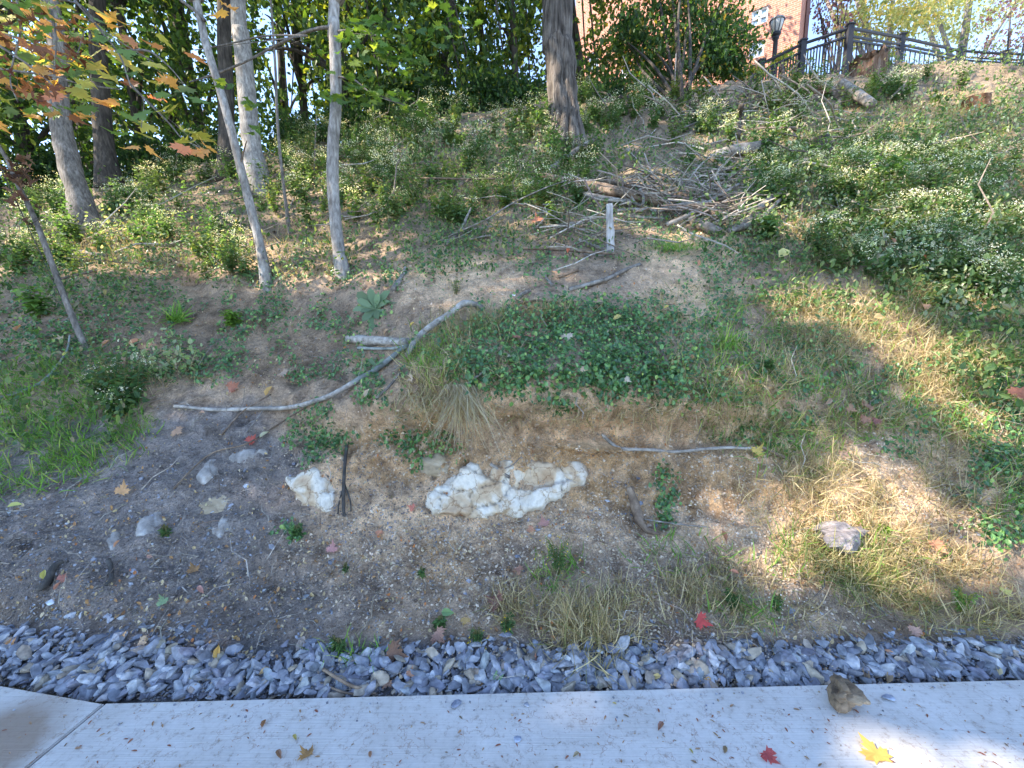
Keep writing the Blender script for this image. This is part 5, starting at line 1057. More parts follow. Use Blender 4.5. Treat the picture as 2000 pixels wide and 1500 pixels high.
# flowering weeds (templates with stems, leaves, flower heads)
def weed_T(seed, h=.55, white=1, leafw=LEAF, ns=7, lsz=.075, lc=(1, 1, 1)):
    r = np.random.default_rng(seed); parts = []
    for s in range(ns):
        a = r.uniform(0, 6.28); lean = r.uniform(.05, .55); H = h * r.uniform(.6, 1.1); tip = np.array([math.cos(a) * lean * H, math.sin(a) * lean * H, H]); mid = tip * .5 + [0, 0, .06]; o = np.array([math.cos(a), math.sin(a), 0]) * min(.03, h * .04)
        V, Fc = tube([o, mid, tip], [.0035, .003, .0015], 3, 0, 3, cap=False); parts.append((V, Fc, np.broadcast_to(np.array([.16, .15, .06]), (len(V), 3))))
        n = 9; P = []; R = []; sz = []
        for k in range(n):
            t = .2 + .75 * k / n; p = (1 - t) ** 2 * o + 2 * t * (1 - t) * mid + t * t * tip
            for q in (0, 1):
                ya = a + k * 1.57 + q * 3.14 + r.normal() * .3; y = np.array([math.cos(ya), math.sin(ya), r.uniform(-.5, .3)]); y /= np.linalg.norm(y)
                nz = np.array([0, 0, 1.]) + r.normal(size=3) * .35; nz -= y * (nz @ y); nz /= np.linalg.norm(nz); P.append(p); R.append(np.stack([np.cross(y, nz), y, nz], 1)); sz.append(lsz * (1.2 - .6 * t) * r.uniform(.7, 1.2))
        m = len(P); C = np.array(lc) * np.array([[.075, .14, .05]]) * r.uniform(.6, 1.6, (m, 1)); parts.append(inst(leafw, np.array(P), np.array(R), np.array(sz), C))
        if white:
            nf = int(26 * white); fp = tip + np.column_stack([r.normal(size=(nf, 2)) * .045, r.normal(size=nf) * .02 + .01]); fr = rot_from(r.normal(size=(nf, 3)) * .5 + [0, 0, 1], r.uniform(0, 6, nf))
            fc = np.array([.78, .77, .70]) * r.uniform(.8, 1.15, (nf, 1)) if white > .5 else np.array([.40, .34, .27]) * r.uniform(.7, 1.2, (nf, 1)); parts.append(inst((LEAF[0] - [0, .5, 0], LEAF[1], None), fp, fr, r.uniform(.012, .024, nf), fc))
    return merge(parts)
WEEDS = [weed_T(1), weed_T(2, .7, 0, lc=(.8, .9, .9)), weed_T(3, .45, .6), weed_T(4, .6, .4, lc=(1.2, 1.1, 1.1)), weed_T(5, .4, 0, lsz=.09), weed_T(6, .5, .3, lc=(1.3, 1.1, 1.0))]
WL = [(1800, 160, 120, 14, .3), (150, 400, 130, 26, .8), (350, 350, 100, 26, .9), (500, 330, 250, 50, .6), (950, 260, 200, 40, .9), (1600, 200, 200, 30, .5), (1300, 230, 250, 40, .7), (850, 300, 260, 70, 1), (1000, 330, 140, 70, .7), (700, 380, 100, 60, .6), (290, 430, 60, 60, .9), (430, 500, 50, 50, .7), (1650, 360, 200, 70, 1), (1800, 430, 230, 120, .8), (1480, 250, 100, 50, .6), (1330, 330, 70, 40, .6), (1100, 240, 60, 50, .7), (100, 500, 120, 60, .4), (230, 790, 40, 30, .8), (1900, 560, 100, 80, .5), (1500, 330, 70, 40, .7), (1100, 380, 60, 60, .6), (840, 400, 180, 50, .6), (600, 400, 120, 50, .5), (1300, 200, 60, 40, .4)]
px, v, d, P, Nn = scatter_px(8500, WL, (-300, 2300), (118, 850), .6, 80, 5); keep = rng.uniform(size=len(px)) < np.clip(2.4 - d * .12, .5, 1) * .75; P, d, px, v = P[keep], d[keep], px[keep], v[keep]
print('weeds', len(P)); parts = []; k = rng.integers(0, 6, len(P))
for i in range(6):
    m = k == i; n = m.sum()
    if n: parts.append(inst(WEEDS[i], P[m] - [0, 0, .03], rot_from(rand_dirs(n, 3), rng.uniform(0, 6.28, n)), rng.uniform(.65, 1.15, n) * np.clip(.5 + d[m] * .07, .6, 1.15), cvar(n, (1, 1, 1), .15, .05)))
V, Fc, C = merge(parts)
tag(link('flowering_weeds', raw_mesh('flowering_weeds', V, Fc, 4, C), M_LEAF), 'thick stand of leafy weeds with small white flower heads on the upper slope', 'weeds', kind='stuff')
def single_weed(px, v, tmpl, sc, label, name='weed', mat=M_LEAF, tint=(1, 1, 1)):
    P = T(px, v, -.01); V, Fc, C = inst(tmpl, P[None], np.eye(3)[None], np.array([sc]), np.array([tint])); return place_mesh(name, V, Fc, 4, mat, label, 'plant', col=C, base=P)
# individual plants
def rosette(px, v, n, size, label):
    P = T(px, v, .01); parts = []; rT = (np.array([[0, 0, 0], [.07, .2, .04], [.19, .55, .08], [.15, .85, .05], [0, 1, -.06], [-.15, .85, .05], [-.19, .55, .08], [-.07, .2, .04], [0, .3, -.02], [0, .7, -.03]]), np.array([[0, 1, 2, 8], [8, 2, 3, 9], [9, 3, 4, 5], [0, 8, 6, 7], [8, 9, 5, 6]]), None)
    Nn = normal_at(px, v)
    for i in range(n):
        a = i * 2.4; lvl = i / n; y = math.cos(a) * np.array([1., 0, 0]) + math.sin(a) * np.array([0, .45, .9]) + np.array([0, -.55, .25]) * (.25 + lvl * .8); y /= np.linalg.norm(y); nz = np.array([0, -.8, .6]) + rng.normal(size=3) * .15; nz -= y * (nz @ y); nz /= np.linalg.norm(nz)
        parts.append(inst(rT, P[None], np.stack([np.cross(y, nz), y, nz], 1)[None], np.array([size * (1 - .45 * lvl) * rng.uniform(.85, 1.1)]), cvar(1, (.155, .215, .12), .25, .03)))
    V, Fc, C = merge(parts); return place_mesh('rosette_plant', V, Fc, 4, leaf_mat('felted_leaf', .1, .85, .1), label, 'plant', col=C, smooth=True, base=P)
rosette(733, 606, 13, .27, 'large grey-green rosette plant with broad felted leaves')
rosette(738, 722, 4, .13, 'small grey-green broad-leaved plant below the end of the grey-green branch')
def tuft(px, v, n, length, cols, w, label, spread=.05, lean=.9, width=.02, mat=M_GRASS, droop=None, name='grass_tuft', link_=True, lmin=.5, kmax=4):
    P = T(px, v, 0); o = P + np.column_stack([rng.normal(size=(n, 2)) * spread, np.zeros(n)]); dn = depth_at(px, v)
    up = rand_dirs(n, 1.2, normal_at(px, v) * .4 + [0, -.15, .7]) if droop is None else rand_dirs(n, 1.2, np.array(droop, float)); yaw = rng.uniform(0, 6.28, n); k = rng.integers(0, kmax, n); parts = []
    for i in range(4):
        m = k == i
        if m.any():
            s = length * rng.uniform(lmin, 1.1, m.sum()); t = (BLADES[i][0] * [width / .02, 1, 1], BLADES[i][1], None); parts.append(inst(t, o[m], rot_from(up[m], yaw[m]), s, pick(m.sum(), cols, w, .25, .06)))
    V, Fc, C = merge(parts)
    if not link_: return V, Fc, C
    return place_mesh(name, V, Fc, 4, mat, label, 'grass', col=C, base=P)
GG = [(0.108, 0.23, 0.0405), (0.176, 0.338, 0.0607), (0.324, 0.405, 0.108)]; GD = [(.42, .33, .19), (.55, .45, .28), (.28, .22, .12), (.20, .20, .08)]; GM = [(.16, .20, .06), (.30, .28, .12), (.42, .35, .18), (.09, .13, .04)]
tuft(342, 628, 90, .24, GG, (3, 4, .5), 'bright green strappy tuft of grass beside the bright leafy plant', .03, width=.03)
tuft(1312, 492, 320, .26, GG, (3, 4, 2), 'wide fine-bladed green tuft of grass right of the upright stake', .13, width=.012)
tuft(1418, 668, 130, .22, GG, (3, 4, 2), 'bright green tuft of grass right of the dense vine mat', .06, droop=(0, -.5, .2))
tuft(1145, 1232, 300, .26, GD, (4, 3, 3, 2), 'dry brown grass tussock at the upper edge of the gravel', .10, width=.012, droop=(0, -.45, .1))
tuft(1148, 1240, 130, .36, GD, (4, 4, 2, 1), 'straggling long dry blades around the brown tussock', .04, width=.008, droop=(0, -.2, .0), name='dry_grass_tuft')
tuft(1640, 1105, 520, .26, GM, (3, 3, 3, 3), 'big green and straw grass tussock below the driftwood chunk', .13, width=.011, droop=(.25, -.5, .25))
tuft(1720, 1150, 240, .24, GM, (3, 3, 3, 2), 'trailing right half of the grass tussock, combed down to the right', .12, width=.010, droop=(.7, -.6, -.1))
tuft(1560, 1060, 170, .24, GM, (3, 3, 2, 3), 'dark green grass tussock left of the driftwood chunk', .10, width=.011, droop=(-.2, -.5, .3))
tuft(935, 630, 420, .22, [(.34, .28, .16), (.24, .22, .10), (.16, .20, .07)], (4, 3, 2), 'dome of brownish dead grass at the end of the bent branch', .14, width=.009, droop=(-.1, -.6, .1))
tuft(855, 690, 280, .24, [(.14, .20, .06), (.24, .26, .10), (.36, .31, .18)], (4, 3, 2), 'hanging green grass below the bent branch', .12, width=.009, droop=(-.2, -.8, -.25))
tuft(905, 748, 260, .50, [(.42, .36, .26), (.34, .28, .19), (.48, .42, .32)], (3, 3, 2), 'curtain of long dry roots and straw hanging over the bank edge', .045, width=.006, kmax=1, droop=(.18, -.75, -1.3), name='hanging_straw')
tuft(850, 765, 170, .26, [(.38, .32, .22), (.28, .24, .15), (.14, .18, .06)], (3, 3, 1), 'thin dry grass hanging left of the long straw curtain', .13, width=.008, kmax=2, droop=(-.1, -.8, -.9), name='hanging_straw')
tuft(1755, 560, 200, .22, GM, (2, 4, 3, 1), 'pale dry grass clump at the top of the sunny strip', .08, width=.010)
tuft(1380, 1135, 190, .2, GD, (4, 2, 4, 2), 'low matted dry grass patch above the red leaf', .13, width=.009, droop=(-.3, -.4, .1))
tuft(1600, 940, 200, .26, GD, (4, 4, 2, 2), 'dry grass patch fanning out above the driftwood chunk', .13, width=.009, droop=(.1, -.5, .1))
tuft(1545, 830, 240, .22, GM, (3, 3, 2, 4), 'coarse mixed grass clump on the bank right of the long crooked root', .16, width=.010, droop=(0, -.6, .1))
tuft(1440, 1180, 120, .18, GM, (3, 3, 2, 4), 'small grass clump right of the red leaf', .08, width=.010, droop=(-.1, -.5, .2))
single_weed(455, 640, weed_T(11, .20, 0, lsz=.075, ns=12, lc=(1.7, 1.6, .9)), 1, 'bright light-green leafy plant beside the strappy tuft', 'leafy_plant')
single_weed(75, 620, weed_T(12, .34, 0, lsz=.10, ns=6, lc=(1.3, 1.3, .9)), 1, 'upright broad-leaved weed at the left edge')
single_weed(235, 815, weed_T(13, .24, .7, ns=9), 1, 'white-flowered weed beside the left end of the long pale branch')
single_weed(1735, 390, weed_T(14, .6, 0, lsz=.15, ns=6, leafw=shape_leaf(1.2), lc=(1.2, 1.2, 1)), 1, 'tall plant with big hanging green leaves among the white flowers on the right')
single_weed(1500, 470, weed_T(15, .36, 0, lsz=.12, ns=8, leafw=shape_leaf(1.2)), 1, 'leafy weed below the long split grey log')
single_weed(1610, 470, weed_T(16, .36, 0, lsz=.12, ns=8, leafw=shape_leaf(1.2)), 1, 'broad-leaved weed right of the yellow fallen leaf')
single_weed(1500, 735, weed_T(17, .14, 0, lsz=.06, ns=4), 1, 'small green weed sprig on the bank above the mixed grass')
single_weed(1080, 440, weed_T(18, .3, .2, lsz=.07, ns=5, lc=(1.5, 1.4, .9)), 1, 'light green weed left of the upright stake')
def yellowf(seed, h, n=30, ns=8, flower=(.7, .5, .03)):
    r = np.random.default_rng(seed); Tm = weed_T(seed, h, 0, NARROW, ns, .03); fp = np.column_stack([r.normal(size=(n, 2)) * h * .4, r.uniform(.3, 1, n) * h]); fr = rot_from(r.normal(size=(n, 3)) * .6 + [0, -.3, 1], r.uniform(0, 6, n))
    return merge([Tm, inst((LEAF[0] - [0, .5, 0], LEAF[1], None), fp, fr, r.uniform(.008, .013, n), np.tile(flower, (n, 1)))])
single_weed(1090, 1120, yellowf(21, .22, 34, 14), 1, 'bushy green weed with tiny yellow flowers on the lower bank')
single_weed(932, 1258, yellowf(22, .08, 10, 9), 1, 'small round green weed with yellow flowers at the gravel edge')
single_weed(990, 1235, yellowf(23, .09, 10, 8), 1, 'low green weed with yellow flowers left of the brown tussock')
single_weed(890, 575, yellowf(24, .16, 14, 5), 1, 'thin yellow-flowered weed on the bare crest')
single_weed(1880, 1200, yellowf(25, .14, 4, 12), 1, 'bright green weed clump near the right end of the gravel', tint=(1.6, 1.6, 1))
single_weed(1520, 1195, yellowf(26, .12, 26, 5, (.75, .75, .78)), 1, 'small sprig of white star flowers above the gravel', 'flower')
single_weed(858, 1228, weed_T(27, .06, 0, lsz=.035, ns=7), 1, 'low green seedling left of the oval green leaf')
single_weed(822, 1128, weed_T(28, .06, 0, lsz=.03, ns=3), 1, 'lone dark green seedling on the bare debris slope')
single_weed(675, 1120, weed_T(29, .04, 0, lsz=.02, ns=6), 1, 'tiny green weed on the bare slope left of the lone seedling')
single_weed(580, 1052, weed_T(30, .08, 0, lsz=.035, ns=9), 1, 'trailing dark green weed sprig below the cracked pale ledge')
single_weed(660, 1275, weed_T(31, .07, 0, NARROW, ns=9, lsz=.035), 1, 'green sprig at the gravel edge beside the upright lilac stone')
single_weed(325, 1050, weed_T(32, .07, 0, NARROW, ns=7, lsz=.03), 1, 'green sprig right of the pinkish pale rock')
single_weed(1430, 1190, weed_T(33, .10, 0, lsz=.03, ns=10), 1, 'dark green leafy clump under the small grass clump')
single_weed(1098, 810, weed_T(34, .12, 0, lsz=.045, ns=7), 1, 'small leafy plant hanging below the middle of the vine mat')
single_weed(1145, 830, weed_T(35, .06, 0, lsz=.03, ns=6), 1, 'little green weed on the tan bank above the left end of the crooked root')
single_weed(1725, 1050, weed_T(36, .08, 0, NARROW, lsz=.04, ns=9, lc=(2, 1.8, .8)), 1, 'bright yellow-green weed right of the driftwood chunk')

# grass, straw and litter
def blades(n, L, lr, cols, w, width, noise, seed, up, base=None, vr=(140, 1300), nsc=50):
    px, v, d, P, Nn = scatter_px(n, L, (-450, 2450), vr, noise, nsc, seed); m = len(px); k = rng.integers(0, 4, m); parts = []
    bb = Nn * .5 + (np.array([0, -.2, .6]) if base is None else np.array(base)); U = rand_dirs(m, up, bb / np.linalg.norm(bb, axis=1, keepdims=True)); yaw = rng.uniform(0, 6.28, m)
    for i in range(4):
        q = k == i
        if q.any():
            f = 1 + .10 * np.clip(d[q] - 3, 0, 12); s = rng.uniform(*lr, q.sum()); sc = np.column_stack([s * f * width / .02, s * (1 + .05 * np.clip(d[q] - 3, 0, 10)), s * (1 + .05 * np.clip(d[q] - 3, 0, 10))]); parts.append(inst(BLADES[i], P[q], rot_from(U[q], yaw[q]), sc, pick(q.sum(), cols, w, .25, .06)))
    return merge(parts)
GRL = [(120, 820, 160, 110, 1), (60, 900, 90, 60, .7), (1850, 260, 250, 60, .7), (1650, 270, 200, 40, .6), (1450, 690, 120, 90, .5), (1550, 800, 150, 110, .6), (1400, 780, 60, 60, .5), (1650, 1090, 160, 60, .35), (850, 700, 60, 60, .6), (1820, 800, 200, 60, .5), (1350, 1090, 120, 50, .15), (1450, 1200, 80, 30, .3), (1980, 900, 60, 120, .5), (700, 1280, 60, 16, .5), (-200, 900, 200, 150, .8), (1900, 620, 200, 120, .4), (1100, 1120, 60, 50, .4)]
V, Fc, C = blades(190000, GRL, (.06, .17), GG + [(.30, .30, .12)], (4, 4, 1, 1), .026, 1.0, 31, 1.0)
tag(link('grass', raw_mesh('grass', V, Fc, 4, C), M_GRASS), 'green grass growing in patches on the bank', 'grass', kind='stuff')
STL = [(1080, 806, 290, 20, .7), (1850, 280, 260, 90, .9), (1800, 430, 260, 110, .6), (1740, 640, 240, 90, 1), (1620, 600, 100, 50, 1), (1850, 730, 150, 60, .8), (1700, 780, 160, 60, .6), (1600, 960, 150, 80, .5), (1700, 1080, 150, 70, .6), (1820, 1140, 140, 60, .5), (1400, 1150, 110, 50, .4), (1500, 1210, 200, 40, .15), (1150, 1200, 130, 60, .7), (1450, 760, 160, 120, .5), (900, 700, 100, 80, .6), (870, 770, 80, 50, .5), (1900, 300, 200, 60, .8), (1600, 320, 150, 40, .5), (560, 500, 130, 40, .4), (250, 480, 200, 50, .6), (300, 730, 120, 30, .5), (1050, 420, 120, 60, .4), (1300, 380, 180, 60, .4), (800, 330, 300, 60, .3), (1750, 450, 300, 120, .35), (1060, 1180, 100, 60, .4), (1380, 620, 120, 60, .3), (1900, 900, 120, 120, .35), (1900, 1200, 100, 60, .4), (1060,610,100,20,.6)]
V, Fc, C = merge([blades(420000, STL, (.06, .19), GD, (4, 4, 3, 1.5), .018, 1.3, 33, .7, base=(0, -.75, .12)), blades(180000, STL, (.05, .15), GD, (4, 4, 3, 1), .016, .9, 35, .25, base=(0, -.9, -.3))])
tag(link('dry_straw', raw_mesh('dry_straw', V, Fc, 4, C), M_DRY), 'dead straw and dry stalks matted over the bank', 'straw', kind='stuff')
# twig litter
def lying(n, L, lr, rr, cols, w, noise, seed, vr=(180, 1340), lift=.01, T_=None):
    px, v, d, P, Nn = scatter_px(n, L, (-450, 2450), vr, noise, 60, seed); m = len(px); V, Fc = tube([[0, 0, 0], [.5 * .2, .5, .03], [0, 1, 0]], [1, .9, .6], 4, 0, 2, cap=False); V = V.copy()
    # store radius separately: template radius 1 in x,z about the path
    base, Fb = tube([[0, 0, 0], [.06, .35, .04], [-.03, .7, .0], [.02, 1, .03]], [.009, .008, .006, .003], 4, 0, 1, cap=False)
    s = rng.uniform(*lr, m) * np.clip(.6 + d * .12, .8, 2.4); sc = np.column_stack([s * rng.uniform(.6, 1.8, m), s, s * rng.uniform(.6, 1.6, m)])
    P = P + Nn * (lift * (1 + d * .3))[:, None] if np.ndim(lift) else P + Nn * lift
    return inst((base, Fb, None), P, rot_from(rand_dirs(m, 2.2, Nn), rng.uniform(0, 6.28, m)), sc, pick(m, cols, w, .25, .05))
TW = [(.33, .29, .24), (.22, .17, .13), (.42, .37, .31), (.13, .10, .08)]
UPS = [(1000, 340, 1050, 130, .6), (1350, 260, 300, 80, 1), (1850, 420, 250, 120, .2), (300, 470, 300, 60, .8)]
ALL = [(1000, 800, 1500, 600, .5), (620, 700, 140, 40, 1), (1300, 420, 200, 50, 1), (1130, 470, 100, 60, 1), (1500, 250, 200, 50, .8), (760, 470, 150, 50, .7), (1000, 370, 200, 50, .8)]
V, Fc, C = merge([lying(16000, [(1050, 870, 500, 90, 1), (1000, 1120, 900, 130, .6), (560, 640, 300, 80, .8)], (.03, .13), None, TW, (3, 3, 2, 2), .9, 44), lying(16000, ALL, (.04, .16), None, TW, (3, 3, 1.5, 2), .9, 41), lying(1500, UPS, (.35, 1.0), None, TW, (4, 3, 2, 1), .6, 43, vr=(150, 560), lift=.06), lying(1600, ALL, (.16, .36), None, TW, (3, 3, 1.5, 2), .9, 42)])
tag(link('twig_litter', raw_mesh('twig_litter', V, Fc, 4, C), M_STONE), 'small twigs and root bits littering the slope', 'twigs', kind='stuff')
PILE = [(1340, 405, 90, 32, 1), (1400, 430, 60, 26, 1), (1250, 385, 100, 20, .6), (1390, 350, 70, 24, .6)]
def pile(n, L, lr, seed, lift):
    px, v, d, P, Nn = scatter_px(n, L, (1000, 1750), (150, 530), noise=0); m = len(px); base, Fb = tube([[0, -.5, 0], [.05, -.15, .05], [-.04, .2, .0], [.03, .5, .04]], [.009, .008, .007, .004], 5, 0, 2, cap=False)
    s = rng.uniform(*lr, m); z = rng.uniform(0, lift, m); P = P + np.column_stack([0 * z, 0 * z, z]); ang = rng.normal(.3, .6, m) * np.sign(rng.uniform(-.5, 1, m))
    dirv = np.column_stack([np.cos(ang), rng.normal(size=m) * .35, np.sin(ang) * .7 - .1]); dirv /= np.linalg.norm(dirv, axis=1, keepdims=True); nz = np.tile([0, -.5, .8], (m, 1)); nz -= dirv * (nz * dirv).sum(1, keepdims=True); nz /= np.linalg.norm(nz, axis=1, keepdims=True)
    R = np.stack([np.cross(dirv, nz), dirv, nz], 2); return inst((base, Fb, None), P, R, np.column_stack([s * rng.uniform(.7, 1.6, m), s, s * rng.uniform(.7, 1.6, m)]), pick(m, TW, (3, 3, 2, 2), .25, .05))
V, Fc, C = pile(4600, PILE, (.25, 1.05), 1, .24)
tag(link('brush_pile', raw_mesh('brush_pile', V, Fc, 4, C), M_STONE), 'tangled pile of dead branches and twigs on the slope above the crest', 'brush pile', kind='stuff')
V, Fc, C = pile(800, [(1450, 235, 150, 36, 1), (1550, 270, 120, 20, .6), (1650, 200, 40, 16, .8)], (.6, 2.2), 2, .35)
tag(link('brush_heap', raw_mesh('brush_heap', V, Fc, 4, C), M_STONE), 'loose heap of long bare sticks below the jagged stump', 'brush pile', kind='stuff')
V, Fc, C = pile(700, [(1150, 460, 80, 60, 1)], (.4, .9), 3, .3)
tag(link('brush_heap', raw_mesh('brush_heap', V, Fc, 4, C), M_STONE), 'thin bare twigs standing around the upright stake', 'brush pile', kind='stuff')
# small dry leaf litter
LC = [(.42, .24, .12), (.50, .38, .22), (.30, .17, .09), (.55, .45, .32), (.50, .20, .08)]
lit = ground_leaves(42000, [(1000, 1120, 700, 120, .5), (1100, 860, 450, 60, .3), (600, 700, 200, 60, .8), (1000, 900, 1500, 450, .35), (560, 505, 140, 40, 1), (250, 480, 180, 40, .8), (350, 640, 300, 60, .5), (1270, 345, 80, 20, 1), (380, 1180, 300, 80, .7), (450, 1260, 90, 25, 1), (1500, 1260, 500, 25, .5)], (.008, .03), LC, (3, 4, 3, 3, 1), T_=LEAF, noise=.8, seed=51, up=1.2, lift=.015, vr=(200, 1350))
chips = ground_leaves(7500, [(600, 1150, 700, 130, 1), (1000, 1000, 900, 150, .5)], (.006, .015), [(.50, .42, .31), (.42, .34, .23), (.30, .22, .14)], (3, 2, 1), T_=NARROW, noise=.6, seed=52, up=1.5, lift=.006, vr=(800, 1340))
V, Fc, C = merge([lit, chips]); tag(link('leaf_litter', raw_mesh('leaf_litter', V, Fc, 4, C), M_DRY), 'small dry leaves and chaff scattered over soil and gravel', 'leaf litter', kind='stuff')
# specks on the pavement
n = 420; px = rng.uniform(-100, 2100, n); v = rng.uniform(1380, 1500, n); P = at_Z(px, v, .002); slp = (B[1] - A[1]) / (B[0] - A[0]); okp = P[:, 1] < np.where(P[:, 0] > A[0], A[1] + (P[:, 0] - A[0]) * slp, A[1]) - .01; P = P[okp]; n = len(P)
V, Fc, C = inst(NARROW, P, rot_from(rand_dirs(n, 5), rng.uniform(0, 6.28, n)), .006 + .022 * rng.uniform(size=n) ** 3, pick(n, [(.28, .12, .09), (.35, .22, .15), (.2, .14, .1)], (3, 2, 1), .2))
tag(link('pavement_specks', raw_mesh('pavement_specks', V, Fc, 4, C), M_DRY), 'tiny reddish bits of bark and leaf scattered on the pavement', 'litter', kind='stuff')

